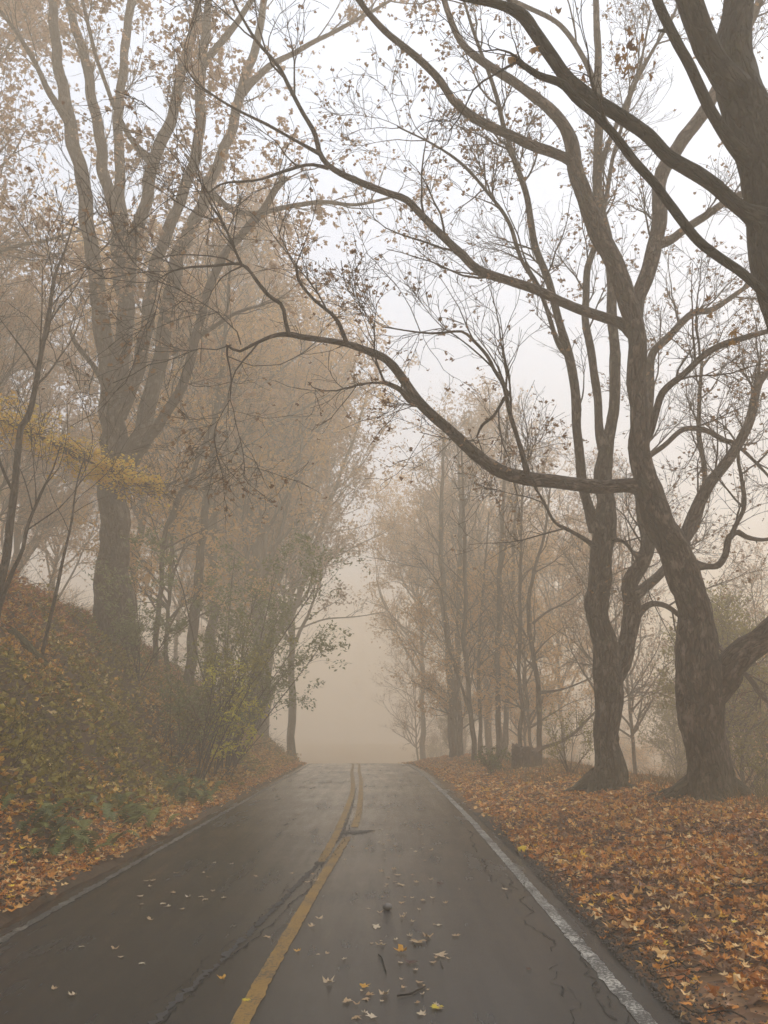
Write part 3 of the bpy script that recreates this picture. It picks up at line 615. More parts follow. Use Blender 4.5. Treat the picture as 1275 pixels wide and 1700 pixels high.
# --- the forked maple behind it
D = 15.2
B_tr = trace([(1008, 1306, 66), (1010, 1280, 60), (1012, 1240, 50), (1012, 1201, 48), (1011, 1160, 54), (1008, 1125, 60), (1000, 1080, 48), (995, 1000, 43), (998, 952, 43), (1000, 900, 39), (1000, 860, 40), (1006, 830, 32), (1002, 790, 32), (1006, 760, 30), (1013, 720, 22), (1019, 651, 21), (1021, 575, 20), (1016, 500, 19), (1011, 427, 18), (1001, 361, 17), (992, 301, 17), (993, 230, 16), (994, 151, 15), (991, 50, 13), (985, -40, 10), (975, -160, 6)], D, D + .6)
B_l = [
 (trace([(990, 880, 30), (976, 845, 20), (966, 801, 19), (961, 726, 18), (954, 651, 18), (946, 600, 18), (931, 545, 15), (916, 482, 14), (891, 417, 13), (881, 371, 12), (871, 311, 11), (851, 256, 10), (836, 211, 9), (826, 166, 8), (800, 90, 7), (770, 0, 5), (750, -80, 3)], D - .1, D - 1.5), .8),
 (trace([(944, 590, 14), (926, 570, 9), (906, 507, 8), (886, 467, 8), (866, 432, 7), (846, 371, 7), (810, 320, 6), (770, 276, 6), (720, 240, 4), (660, 210, 3)], D - .5, D - 2), 1.),
 (trace([(1003, 745, 24), (994, 700, 16), (988, 640, 16), (976, 550, 15), (973, 500, 14), (974, 450, 13), (990, 400, 11), (1005, 340, 9), (1020, 250, 7), (1060, 120, 5), (1080, 20, 3)], D + .2, D + 1), .8),
 (trace([(1010, 1140, 46), (1032, 1092, 34), (1044, 1050, 33), (1050, 1000, 32), (1051, 965, 30), (1066, 935, 27), (1073, 895, 25), (1065, 851, 22), (1062, 800, 20), (1075, 700, 18), (1080, 600, 16), (1110, 560, 14), (1150, 520, 13), (1180, 514, 11), (1220, 490, 9), (1290, 440, 6)], D + .2, D + 1.2), .8),
 (trace([(1050, 992, 26), (1070, 975, 20), (1090, 960, 18), (1112, 935, 16), (1150, 880, 13), (1170, 800, 10), (1160, 700, 8), (1165, 600, 6)], D + .3, D + 1.6), .7),
 (trace([(1052, 1025, 22), (1070, 1008, 13), (1087, 1002, 11), (1112, 1010, 10), (1150, 1040, 9), (1200, 1080, 8), (1245, 1128, 10), (1262, 1150, 11), (1300, 1185, 9)], D + .3, D + 1.2), .4),
 (trace([(988, 908, 14), (970, 895, 9), (946, 881, 7), (921, 866, 6), (901, 831, 5), (890, 813, 4), (870, 780, 2)], D - .1, D - .8), 1.2),
 (trace([(1018, 896, 12), (1030, 897, 7), (1042, 905, 6), (1056, 925, 6), (1062, 945, 5)], D - .05, D + .1, .07), .3),
 (trace([(992, 290, 16), (1010, 240, 10), (1040, 170, 8), (1075, 100, 7), (1120, 20, 5), (1150, -60, 3)], D + .5, D + 1.5), 1.),
 (trace([(993, 160, 15), (970, 100, 10), (930, 40, 9), (870, 10, 8), (800, -20, 6), (740, -60, 4)], D + .5, D - .5), .9),
]
tree('maple_tree', 'twin-stemmed maple standing just left of the leaning maple', 102, B_tr, B_l, 'bark_b', (2.3, 7.0, 4.5, 1.7, .85, .36, .05), ('crown_limb', .95, .070, 1.0, ragged_leaf(.2)), S=26, flare=(.32, .32), roots=5)
# --- the near tree at the right edge, its foot outside the picture
D = 8.2
E_tr = trace([(1412, 1180, 118), (1395, 1000, 106), (1372, 800, 98), (1345, 640, 94), (1308, 477, 92), (1278, 351, 90), (1254, 251, 86), (1233, 176, 80), (1224, 120, 70), (1226, 60, 56), (1228, 0, 52), (1226, -80, 50), (1196, -200, 48), (1180, -400, 40), (1150, -650, 26), (1130, -850, 12)], D, D + .3)
E_l = [
 (trace([(1222, 150, 60), (1196, 110, 46), (1166, 60, 46), (1142, 5, 46), (1118, -60, 42), (1090, -180, 36), (1050, -340, 26), (1010, -520, 14)], D, D - .3), .5),
 (trace([(1262, 365, 50), (1232, 346, 30), (1187, 311, 28), (1137, 281, 27), (1107, 261, 26), (1077, 226, 26), (1027, 191, 25), (986, 166, 25), (946, 130, 24), (916, 90, 24), (886, 50, 23), (866, 25, 23), (836, 10, 17), (800, 2, 15), (755, -8, 12), (700, -50, 9), (650, -120, 6)], D, D - 1.1, .07), .35),
 (trace([(1318, 540, 40), (1290, 508, 22), (1275, 494, 19), (1237, 457, 18), (1187, 422, 18), (1157, 397, 18), (1117, 346, 18), (1087, 306, 17), (1052, 266, 17), (1022, 226, 16), (986, 191, 15), (956, 166, 15), (931, 138, 15), (896, 125, 13), (870, 108, 11), (856, 98, 10)], D - .1, D - 1.2, .07), .25),
 (trace([(1242, 262, 40), (1212, 236, 24), (1187, 191, 21), (1167, 151, 20), (1147, 110, 19), (1127, 75, 19), (1107, 35, 18), (1092, 0, 18), (1070, -60, 15), (1040, -160, 10), (1000, -280, 6)], D, D - .7, .07), .4),
]
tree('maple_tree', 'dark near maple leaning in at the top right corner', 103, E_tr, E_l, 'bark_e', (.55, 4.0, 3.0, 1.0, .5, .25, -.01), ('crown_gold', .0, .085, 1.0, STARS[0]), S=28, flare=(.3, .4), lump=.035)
# --- the many-stemmed giant on the bank
D = 23.0
D_tr = trace([(189, 1015, 74), (189, 985, 68), (189, 930, 56), (189, 880, 54), (188, 830, 54), (190, 780, 58), (192, 755, 56), (189, 720, 46), (188, 660, 44), (184, 620, 42), (175, 585, 34), (166, 500, 30), (156, 452, 29), (141, 326, 26), (115, 201, 23), (100, 126, 20), (90, 50, 18), (84, -20, 16), (70, -120, 12), (50, -230, 7)], D, D + .6)
D_l = [
 (trace([(188, 655, 38), (200, 615, 34), (206, 552, 32), (205, 470, 30), (198, 410, 27), (191, 351, 24), (171, 276, 22), (161, 201, 20), (141, 100, 17), (120, 25, 15), (95, -60, 11), (60, -170, 6)], D, D + 1.5), .8),
 (trace([(206, 500, 30), (213, 460, 24), (221, 427, 24), (236, 351, 23), (256, 271, 23), (281, 201, 20), (301, 126, 18), (318, 60, 16), (328, 0, 14), (335, -100, 10), (340, -200, 6)], D + .5, D - .6), .9),
 (trace([(200, 430, 26), (203, 380, 20), (201, 326, 19), (196, 201, 18), (206, 100, 16), (216, 0, 14), (220, -120, 9), (225, -220, 5)], D + .6, D + 2.2), .9),
 (trace([(196, 690, 36), (211, 660, 26), (236, 590, 24), (242, 552, 23), (251, 477, 22), (271, 401, 22), (296, 341, 21), (321, 276, 20), (331, 201, 19), (336, 100, 17), (346, 0, 14), (360, -110, 9), (372, -200, 5)], D - .1, D - 1.4), .9),
 (trace([(200, 785, 44), (222, 750, 38), (238, 715, 34), (251, 650, 31), (271, 575, 29), (280, 500, 27), (296, 430, 25), (311, 392, 24), (346, 311, 22), (371, 251, 20), (402, 151, 17), (430, 50, 14), (450, -50, 10), (480, -150, 6)], D, D + .8), .9),
 (trace([(232, 745, 30), (250, 722, 20), (266, 700, 19), (301, 645, 18), (321, 575, 17), (331, 542, 16), (351, 462, 16), (382, 412, 15), (427, 361, 14), (452, 321, 13), (474, 296, 11)], D - .3, D - 2.2), .7),
 (trace([(285, 585, 16), (302, 574, 10), (320, 567, 9), (350, 545, 8), (392, 520, 6), (440, 505, 4)], D, D - 1.5), 1.),
 (trace([(176, 640, 18), (160, 615, 10), (146, 595, 9), (126, 570, 8), (115, 550, 6)], D, D - .6, .08), .2),
 (trace([(345, 315, 18), (380, 345, 11), (420, 355, 10), (470, 345, 9), (530, 335, 8), (590, 340, 6), (660, 325, 4)], D + .3, D - 1), 1.),
 (trace([(255, 275, 18), (210, 220, 10), (180, 150, 8), (150, 60, 7), (130, -40, 5)], D - .4, D - 2.2), 1.),
 (trace([(400, 155, 16), (450, 110, 11), (510, 75, 9), (580, 40, 7), (650, 0, 5)], D + .6, D - .4), 1.1),
 (trace([(335, 110, 15), (390, 40, 11), (440, -30, 9), (500, -110, 6)], D - 1.1, D - 2.2), 1.1),
 (trace([(116, 205, 18), (80, 150, 11), (45, 80, 9), (10, 30, 7), (-40, -40, 5)], D + .3, D - .8), 1.1),
]
tree('oak_tree', 'huge many-stemmed tree standing on top of the embankment', 104, D_tr, D_l, 'bark_d', (1.55, 6.5, 4.0, 2.1, 1.05, .45, .03), ('crown_mauve', 6.2, .115, 1.1, dia_leaf(.15)), S=24, flare=(.35, .5))

# --- twelve slimmer trees, each traced
def thin(name, label, seed, pts, d, mat='bark_d', limbs=(), tw=(1.1, 4.2, 3.0, 1.6, .8, .38, .03), leaf=('crown_orange', .35, .10, 1.0, dia_leaf()), group=None, dens=.0, ends=None):
    tr = trace(pts, d, d if ends is None else ends, .2); L = [(trace(q, dd0, dd1, .15), 1.) for q, dd0, dd1 in limbs]
    rng = np.random.default_rng(seed)
    q, Ln = resamp(tr); n = int(Ln * 1.5); ii = np.zeros(n, int); tt = rng.uniform(.22, .98, n)       # side limbs all the way up
    P, Rr = grow(rng, q[None, :, :3], q[None, :, 3], ii, tt, rng.uniform(1.2, 3.2, n) * (1.15 - .6 * tt), rng.uniform(.5, 1.15, n), 9, .10, .07, .45, .04, .008)
    L += [(np.concatenate([P[k], Rr[k][:, None]], 1), .9) for k in range(n)]
    return tree(name, label, seed, tr, L, mat, tw, leaf, S=10, group=group, flare=(.25, .3), burls=1, lump=.03)
TB = (1.0, 3.8, 2.6, 1.1, .6, .38, .03)
thin('slender_tree', 'pale straight trunk leftmost of the thin trees past the stump', 201, [(751, 1274, 17), (750, 1200, 14), (747, 1120, 13), (738, 1000, 11), (732, 900, 9), (735, 780, 6), (738, 700, 4)], 37, tw=TB)
thin('slender_tree', 'close-set straight trunk second from the left past the stump', 202, [(766, 1274, 14), (763, 1200, 11), (760, 1100, 10), (763, 960, 9), (765, 850, 7), (760, 740, 4)], 38, tw=TB)
thin('slender_tree', 'slim leaning tree forking low beside the leafy verge', 203, [(789, 1278, 11), (786, 1230, 10), (781, 1180, 9), (775, 1110, 9), (770, 1060, 9), (773, 1000, 8), (771, 902, 7), (768, 800, 5), (766, 720, 3)], 31, tw=TB,
     limbs=[([(783, 1195, 8), (770, 1150, 5), (755, 1110, 5), (742, 1062, 5), (736, 1005, 4), (728, 970, 3), (700, 930, 2)], 31, 30.4), ([(773, 1030, 7), (755, 1005, 4), (740, 985, 3), (715, 960, 2)], 31, 31.5)])
thin('slender_tree', 'thin sapling trunk between the leaning tree and the straight trunk', 204, [(797, 1262, 8), (797, 1180, 7), (794, 1110, 6), (798, 1030, 5), (806, 930, 4), (812, 850, 2)], 33, tw=TB)
thin('slender_tree', 'straight tall trunk in the middle of the foggy group', 205, [(828, 1262, 13), (828, 1200, 11), (826, 1100, 10), (829, 1000, 10), (831, 927, 9), (835, 851, 7), (838, 760, 5), (842, 690, 3)], 31.5, tw=TB)
thin('slender_tree', 'faint leaning trunk just right of the straight tall trunk', 206, [(836, 1262, 12), (841, 1190, 10), (845, 1100, 9), (851, 1000, 8), (853, 900, 6), (860, 780, 4)], 36, tw=TB)
thin('slender_tree', 'slim crooked trunk rising left of the stump', 207, [(864, 1262, 9), (864, 1210, 8), (867, 1180, 8), (862, 1130, 7), (863, 1050, 7), (864, 950, 6), (866, 850, 5), (872, 760, 3)], 28, tw=TB)
thin('slender_tree', 'dark wavy trunk growing right behind the stump', 208, [(894, 1268, 12), (895, 1220, 10), (896, 1170, 10), (891, 1125, 9), (884, 1080, 9), (878, 1030, 8), (877, 1000, 8), (883, 965, 7), (893, 927, 6), (905, 880, 5), (915, 800, 3)], 26.5, tw=TB,
     limbs=[([(895, 1245, 9), (905, 1240, 7), (930, 1232, 6), (955, 1215, 6), (975, 1195, 5), (1000, 1170, 3)], 26.5, 26.0), ([(896, 1150, 7), (930, 1145, 4), (960, 1135, 3), (1000, 1115, 2)], 26.5, 26), ([(884, 1035, 6), (910, 1015, 4), (940, 1000, 3), (975, 975, 2)], 26.5, 27)])
thin('bank_sapling', 'dark bare sapling near the left edge on the bank crest', 210, [(2, 960, 17), (10, 920, 15), (20, 850, 14), (28, 770, 12), (34, 710, 11), (48, 690, 11), (58, 650, 10), (66, 600, 9), (80, 525, 8), (90, 462, 6), (108, 415, 4), (125, 360, 2)], 14.5, leaf=('crown_brown', .06, .08, 1., dia_leaf()))
thin('bank_sapling', 'thin crooked sapling leaning right beside the mossy log', 211, [(14, 968, 9), (22, 945, 8), (36, 915, 7), (44, 880, 7), (55, 850, 6), (72, 810, 5), (88, 780, 3), (100, 740, 2)], 14, leaf=('crown_brown', .08, .08, 1., dia_leaf()))
thin('bank_sapling', 'thin forked sapling between the log and the huge tree', 212, [(92, 985, 7), (102, 940, 6), (112, 900, 5), (120, 860, 4), (128, 800, 3), (140, 760, 2)], 15.5, leaf=('crown_brown', .08, .08, 1., dia_leaf()))
thin('slender_tree', 'straight hazy trunk right of the huge bank tree', 213, [(326, 1000, 20), (331, 950, 18), (337, 880, 16), (344, 820, 14), (352, 765, 13), (358, 690, 10), (370, 600, 8), (378, 500, 6), (385, 420, 4)], 29, leaf=('crown_orange', .9, .11, 1.1, dia_leaf()))
thin('slender_tree', 'forked slanting tree close behind the huge bank tree', 214, [(262, 1030, 10), (268, 960, 9), (272, 900, 9), (285, 855, 12), (300, 820, 11), (318, 795, 9), (335, 745, 8), (355, 700, 6), (385, 650, 4)], 26, leaf=('crown_orange', .9, .11, 1.1, dia_leaf()))
thin('slender_tree', 'hazy tree leaning over the road past the green sapling', 215, [(432, 1110, 18), (445, 1075, 15), (462, 1050, 13), (480, 1025, 12), (498, 985, 12), (515, 930, 11), (535, 870, 9), (560, 800, 7), (590, 720, 5), (610, 650, 3)], 46, leaf=('crown_mauve', .8, .12, 1.1, dia_leaf()),
     limbs=[([(470, 1045, 5), (500, 1042, 3.5), (540, 1028, 3), (590, 1024, 2), (640, 1016, 1)], 46, 45), ([(510, 945, 5), (550, 928, 3), (600, 902, 2), (640, 884, 1)], 46, 45)])
thin('slender_tree', 'straight pale trunk in fog behind the green sapling', 216, [(447, 1080, 17), (452, 1000, 15), (460, 920, 14), (470, 850, 12), (482, 780, 10), (500, 690, 8), (520, 600, 5), (530, 520, 3)], 49, leaf=('crown_mauve', .9, .13, 1.1, dia_leaf()))
# --- the golden branch reaching in from the left
g_tr = trace([(-190, 1000, 40), (-185, 900, 36), (-180, 780, 33), (-176, 650, 30), (-165, 500, 24), (-150, 300, 16), (-140, 150, 8)], 15.5, 15.5)
g_l = [(trace([(-178, 690, 26), (-130, 660, 14), (-60, 668, 10), (0, 695, 8), (60, 722, 7), (120, 752, 5), (180, 782, 4), (230, 805, 2), (270, 812, 2)], 15.5, 17.6), 4.0)]
gt = tree('beech_tree', 'young golden-leaved tree reaching a branch in from the left edge', 220, g_tr, g_l, 'bark_d', (2.0, 4, 3, .55, .35, .2, .0), ('crown_gold', 0, .08, 1, dia_leaf()), S=12)
rg = np.random.default_rng(77); q, Ln = resamp(g_l[0][0], 60); nc = 180; tp = rg.uniform(.12, .97, nc)
st = np.stack([np.interp(tp * 59, np.arange(60), q[:, k]) for k in range(3)], 1); wid = (1.1 - .75 * tp)[:, None]
cc = st + rg.normal(0, 1, (nc, 3)) * [.30, .5, .32] * wid; PT = np.stack([st + (cc - st) * u + np.array([0, 0, .06]) * math.sin(3.1 * u) for u in np.linspace(0, 1, 5)], 1)
V, f = tubes(PT, np.repeat(np.linspace(.007, .003, 5)[None], nc, 0), 4); tag(mk('twigs', V, f, 'twig', gt, True, V), kind='stuff')
nl = 26; ctr = np.repeat(PT[:, -1], nl, 0); base = ctr + rg.normal(0, 1, ctr.shape) * [.13, .13, .08]
V, f = scatter(rg, base, rg.uniform(.06, .115, len(base)), oval_leaf(.15), .8); mk('crown', V, f, 'crown_gold', gt, False)

# ------------------------------------------------------------------ shrubs and saplings of the bank and verge
def shrub(name, label, seed, base, height, spread, stems, leafmat, n_leaf, leaf, size, lean=(0, 0), cat='shrub', group=None):
    rng = np.random.default_rng(seed); bx, by = base; bz = hz(bx, by); e = empty(name, (bx, by, bz), label, cat, group)
    n = stems; K = 8; P = np.zeros((n, K, 3)); P[:, 0] = np.array([bx, by, bz - .08]) + rng.normal(0, .08, (n, 3)) * [1, 1, 0]
    a = rng.uniform(0, 6.28, n); d = nrm(np.stack([np.cos(a) * spread + lean[0], np.sin(a) * spread + lean[1], np.ones(n)], 1)); L = height * rng.uniform(.7, 1.1, n)
    for k in range(1, K): d = nrm(d + rng.normal(0, .08, (n, 3)) + np.array([lean[0], lean[1], 0]) * .06); P[:, k] = P[:, k - 1] + d * (L / (K - 1))[:, None]
    R0 = np.linspace(.012, .004, K)[None] * np.ones((n, 1)) * max(1, height / 2)
    tw = Bag(); V, f = tubes(P, R0, 5); tw.add(V, f)
    i2 = np.repeat(np.arange(n), 9); m = len(i2); P2, R2 = grow(rng, P, R0, i2, rng.uniform(.25, 1, m), rng.uniform(.15, .42, m) * height, rng.uniform(.4, 1.1, m), 6, .14, .05, .7, .01, .003); V, f = tubes(P2, R2, 3); tw.add(V, f)
    i3 = np.repeat(np.arange(m), 4); k3 = len(i3); P3, R3 = grow(rng, P2, R2, i3, rng.uniform(.3, 1, k3), rng.uniform(.06, .16, k3) * height, rng.uniform(.4, 1., k3), 4, .2, .03, .7, .005, .0025); V, f = tubes(P3, R3, 3); tw.add(V, f)
    tag(tw.build('stems', 'twig', e), kind='stuff')
    w = rng.uniform(0, 1, m)[i3] ** 2; j = rng.choice(k3, n_leaf, p=w / w.sum()); pos = P3[j, rng.integers(1, 4, n_leaf)] + rng.normal(0, .03 + .012 * height, (n_leaf, 3))
    V, f = scatter(rng, pos, rng.uniform(.7, 1.3, n_leaf) * size, leaf, .9); mk('foliage', V, f, leafmat, e, False); return e
def gp(px, py): return ground_at(px, py)[0][:2]
def on(px, d, y_hint=1000): return at(px, y_hint, d)[:2]
OV = oval_leaf(.15, .24)
shrub('evergreen_shrub', 'grey-green leafy shrub at the foot of the huge bank tree', 301, on(240, 21.5), 2.8, .35, 7, 'shrub_green', 2600, OV, .10, (.1, 0))
shrub('evergreen_shrub', 'tall loose green shrub in the haze right of the huge tree', 302, on(395, 24), 6.4, .22, 7, 'shrub_green', 4600, OV, .13, (.12, 0))
shrub('evergreen_shrub', 'dark green leaning shrub reaching toward the road', 303, on(390, 22), 4.4, .25, 7, 'shrub_green', 3400, OV, .12, (.35, -.1))
shrub('sapling', 'bright yellow-green sapling leaning over the bank foot', 304, on(358, 19.5, 1200), 2.7, .42, 7, 'crown_lime', 1900, oval_leaf(.15, .2), .115, (.42, -.1))
shrub('sapling', 'tall thin olive sapling with slanting stems on the bank', 305, on(330, 18.2, 1200), 3.6, .2, 7, 'crown_olive', 1600, OV, .10, (.28, .05))
shrub('sapling', 'pale olive bush half way up the bank', 306, on(300, 18.6, 1100), 2.0, .35, 8, 'shrub_green', 1900, OV, .09, (.15, 0))
shrub('evergreen_shrub', 'small green bush growing beside the stump', 307, on(812, 22.5, 1250), 1.0, .5, 7, 'ever', 420, OV, .12, (0, 0))
shrub('verge_shrub', 'olive twiggy bush between the stump and the forked maple', 308, on(945, 19.5, 1270), 1.6, .45, 8, 'crown_olive', 900, OV, .075, (0, 0))
shrub('verge_shrub', 'grey-green brush at the right edge behind the leaning maple', 309, on(1275, 15.5, 1330), 1.3, .5, 9, 'crown_olive', 700, OV, .07, (0, 0))
def fern(label, seed, base, n, L, w_):
    rng = np.random.default_rng(seed); bx, by = base; bz = hz(bx, by); e = empty('fern', (bx, by, bz), label, 'fern', 'ferns at the foot of the bank')
    for k in range(n):
        a = rng.uniform(0, 6.28); ln = L * rng.uniform(.7, 1.1); ox, oy = rng.normal(0, w_, 2); b0 = np.array([bx + ox * .5, by + oy, 0.]); b0[2] = hz(b0[0], b0[1]) - .02
        t = np.linspace(0, 1, 15); dirv = np.array([math.cos(a) * .8 + .15, math.sin(a), 0]); rise = rng.uniform(.6, 1.1)
        R = b0 + t[:, None] * ln * dirv * .8 + np.array([0, 0, 1]) * (ln * rise * (1.6 * t - 1.35 * t * t))[:, None]
        side = nrm(np.cross(nrm(np.gradient(R, axis=0)), [0, 0, 1.])); V = [R]; Fq = []; m = 15
        wd = ln * .17 * np.sin(np.pi * (t * .92 + .08)) ** .8; fw = nrm(np.gradient(R, axis=0)) * ln / 15
        for sg in (-1, 1):
            for i in range(1, 15):
                o = R[i] + side[i] * sg * wd[i] + fw[i] * .5 - [0, 0, .15 * wd[i]]
                j = m; V.append(np.array([o - fw[i] * .22, o + fw[i] * .10])); Fq.append([i - 1, j, j + 1, i]); m += 2
        mk('frond', np.concatenate(V), np.array(Fq), 'ever', e, False)
    return e
fern('dark green spreading fern clump low on the bank, farther along', 311, gp(300, 1318), 60, .72, .6)
fern('small dark fern clump above the leaves, middle of the three', 312, gp(205, 1360), 36, .6, .4)
fern('dark green fern clump nearest the left edge above the leaf drift', 313, gp(98, 1400), 46, .58, .45)

# grass and weeds along the verge crest and stump
rg = np.random.default_rng(55); n = 5200
yv = rg.uniform(11, 34, n); tv = np.abs(rg.normal(0, 1.1, n)); xv = xr_(yv) + 5.2 - tv * .8 + rg.normal(0, .2, n); xv = np.where(yv > 19, xr_(yv) + .24 + rg.uniform(1.6, 4.6, n), xv)
d = nrm(np.stack([rg.normal(0, .35, n), rg.normal(0, .35, n), np.ones(n)], 1)); L = rg.uniform(.10, .42, n); pb = np.stack([xv, yv, H(xv, yv) - .01], 1); sd_ = nrm(np.cross(d, rg.normal(size=(n, 3)))) * rg.uniform(.003, .007, n)[:, None]
mid = pb + d * (L * .55)[:, None]; tip_ = mid + nrm(d + rg.normal(0, .5, (n, 3)) - [0, 0, .2]) * (L * .5)[:, None]
V = np.stack([pb - sd_, pb + sd_, mid + sd_ * .8, mid - sd_ * .8, tip_], 1).reshape(-1, 3); j = np.arange(n)[:, None] * 5
tag(mk('grass', V, [j + [0, 1, 2, 3], j + [3, 2, 4]], 'grass', None, False), 'dry brown grass and weeds along the crest of the verge', 'grass', kind='stuff')

# --- stump
sp, sdp = ground_at(874, 1272); sp = at(874, 1262, 24.0); sz_ = hz(sp[0], sp[1]); rs = np.random.default_rng(9)
e = empty('tree_stump', (sp[0], sp[1], sz_), 'broad dark broken stump among the thin trees on the verge', 'stump')
S = 28; an = 2 * np.pi * np.arange(S) / S; hts = np.linspace(-.25, .62, 9); jag = .07 * np.sin(an * 3 + 1) + .05 * np.sin(an * 7) + .03 * rs.normal(size=S) + .06 * np.cos(an - 2.6)
rr = .46 * (1 + .06 * np.sin(an * 4) + .05 * np.sin(an * 9 + 2)); V = []
for i, h in enumerate(hts):
    rad = rr * (1 + .22 * math.exp(-(h + .25) / .2)); V.append(np.stack([sp[0] + rad * np.cos(an), sp[1] + rad * np.sin(an), sz_ + h + (jag * (i / 8) ** 2)], 1))
bk = np.concatenate(V) - [sp[0], sp[1], sz_]; mk('trunk', np.concatenate(V), grid_faces(9, S, True), 'stump', e, True, bk)
top = V[-1]; inner = top * [1, 1, 1]; inner[:, :2] = sp[:2] + (inner[:, :2] - sp[:2]) * .82; inner[:, 2] -= .07 + .05 * rs.uniform(size=S); cen = np.array([[sp[0], sp[1], sz_ + .50]])
k = np.arange(S); mk('cut_face', np.concatenate([top, inner, cen]), [np.stack([k, (k + 1) % S, S + (k + 1) % S, S + k], 1), np.stack([S + k, S + (k + 1) % S, np.full(S, 2 * S)], 1)], 'cut', e, False)
# --- mossy log on the bank crest
lp = trace([(20, 972, 13), (50, 970, 17), (90, 978, 19), (130, 995, 17), (158, 1006, 12)], 15.2, 15.8, .1)
lp[:, 2] = np.array([hz(a, b) for a, b in lp[:, :2]]) + lp[:, 3] * .8
e = empty('fallen_log', lp[len(lp) // 2, :3], 'mossy fallen log lying on the bank crest left of the huge tree', 'log'); V, f, tip, bk = trunk_mesh(lp, 12, rs, .06); M['moss'] = bark_mat('mossy_bark', [(.03, .03, .012), (.06, .06, .022), (.10, .095, .04)], 1.0); mk('trunk', V, [f, tip], 'moss', e, True, bk)

# ------------------------------------------------------------------ the wood in the fog: five kinds, copied tree by tree
def wood_kind(name, seed, h, crown0, n1, l1, ang, leafmat, nleaf, lsize, r0, up, lean=.02, spread=1.0, fork=0):
    rng = np.random.default_rng(seed); n = 26; t = np.linspace(0, 1, n)
    px = np.cumsum(rng.normal(0, .012, n)) * h * .22 + lean * h * t; py = np.cumsum(rng.normal(0, .012, n)) * h * .22
    path = np.stack([px, py, t * h - .3, r0 * (1 - t) ** .8 + .012], 1); path[0, :2] = path[1, :2]
    e = empty(name, (0, 0, 0), 'x', 'tree')
    V, f, tip, bk = trunk_mesh(path, 9, rng, .04, (.3, .4)); mk('trunk', V, [f, tip], 'bark_d', e, True, bk)
    P0 = path[None, :, :3]; R0 = path[None, :, 3]; B = Bag()
    tt = crown0 + (.98 - crown0) * rng.uniform(0, 1, n1) ** 1.0
    P1, R1 = grow(rng, P0, R0, np.zeros(n1, int), tt, l1 * h * rng.uniform(.6, 1.15, n1) * (.30 + .85 * np.sin(np.pi * np.clip(.22 + .70 * (tt - crown0) / (1 - crown0), 0, 1))), ang * rng.uniform(.7, 1.3, n1), 11, .09, up, .62, .16, .012)
    V, f = tubes(P1, R1, 6); B.add(V, f)
    i2 = np.repeat(np.arange(n1), 8); m = len(i2); P2, R2 = grow(rng, P1, R1, i2, rng.uniform(.2, 1, m), l1 * h * .42 * rng.uniform(.5, 1.2, m), rng.uniform(.4, 1., m), 7, .13, up * .8, .6, .04, .007); V, f = tubes(P2, R2, 4); B.add(V, f)
    i3 = np.repeat(np.arange(m), 6); k = len(i3); P3, R3 = grow(rng, P2, R2, i3, rng.uniform(.2, 1, k), l1 * h * .17 * rng.uniform(.5, 1.2, k), rng.uniform(.4, 1., k), 5, .16, up * .5, .7, .012, .0055); V, f = tubes(P3, R3, 3); B.add(V, f)
    tag(B.build('branches', 'twig', e), kind='stuff')
    if nleaf:
        wgt = rng.uniform(.05, 1, m)[i3] ** 1.5; j = rng.choice(k, nleaf, p=wgt / wgt.sum()); pos = P3[j, rng.integers(1, 5, nleaf)] + rng.normal(0, .16 * spread, (nleaf, 3))
        V, f = scatter(rng, pos, rng.uniform(.7, 1.3, nleaf) * lsize, ragged_leaf(.15) if nleaf < 9000 else dia_leaf(.15), 1.1); mk('crown', V, f, leafmat, e, False)
    return e
KIND = [
 wood_kind('forest_tree', 401, 19.5, .30, 34, .37, .85, 'crown_mauve', 24000, .18, .26, .07),
 wood_kind('forest_tree', 402, 17.5, .24, 32, .40, .95, 'crown_orange', 19000, .17, .22, .04),
 wood_kind('forest_tree', 403, 18.5, .34, 30, .32, .75, 'crown_mauve', 8500, .15, .21, .09, .03),
 wood_kind('understory_tree', 404, 9, .18, 26, .36, 1.05, 'crown_orange', 7000, .115, .09, .03),
 wood_kind('understory_tree', 405, 8, .14, 26, .36, .95, 'crown_olive', 6500, .115, .08, .04),
 wood_kind('bare_tree', 406, 15, .20, 32, .30, .95, 'crown_mauve', 4500, .11, .11, .05, .02),
]
used = [False] * len(KIND)
def plant(kind, x, y, sc, rz, label, group):
    src = KIND[kind]
    if not used[kind]: r = src; used[kind] = True
    else:
        r = src.copy(); COL.objects.link(r)
        for ch in [c for c in src.children]:
            c = ch.copy(); COL.objects.link(c); c.parent = r
    r.location = (x, y, hz(x, y) - .05); r.rotation_euler = (0, 0, rz); r.scale = (sc, sc, sc)
    r['label'] = label; r['group'] = group; return r
rp = np.random.default_rng(500)
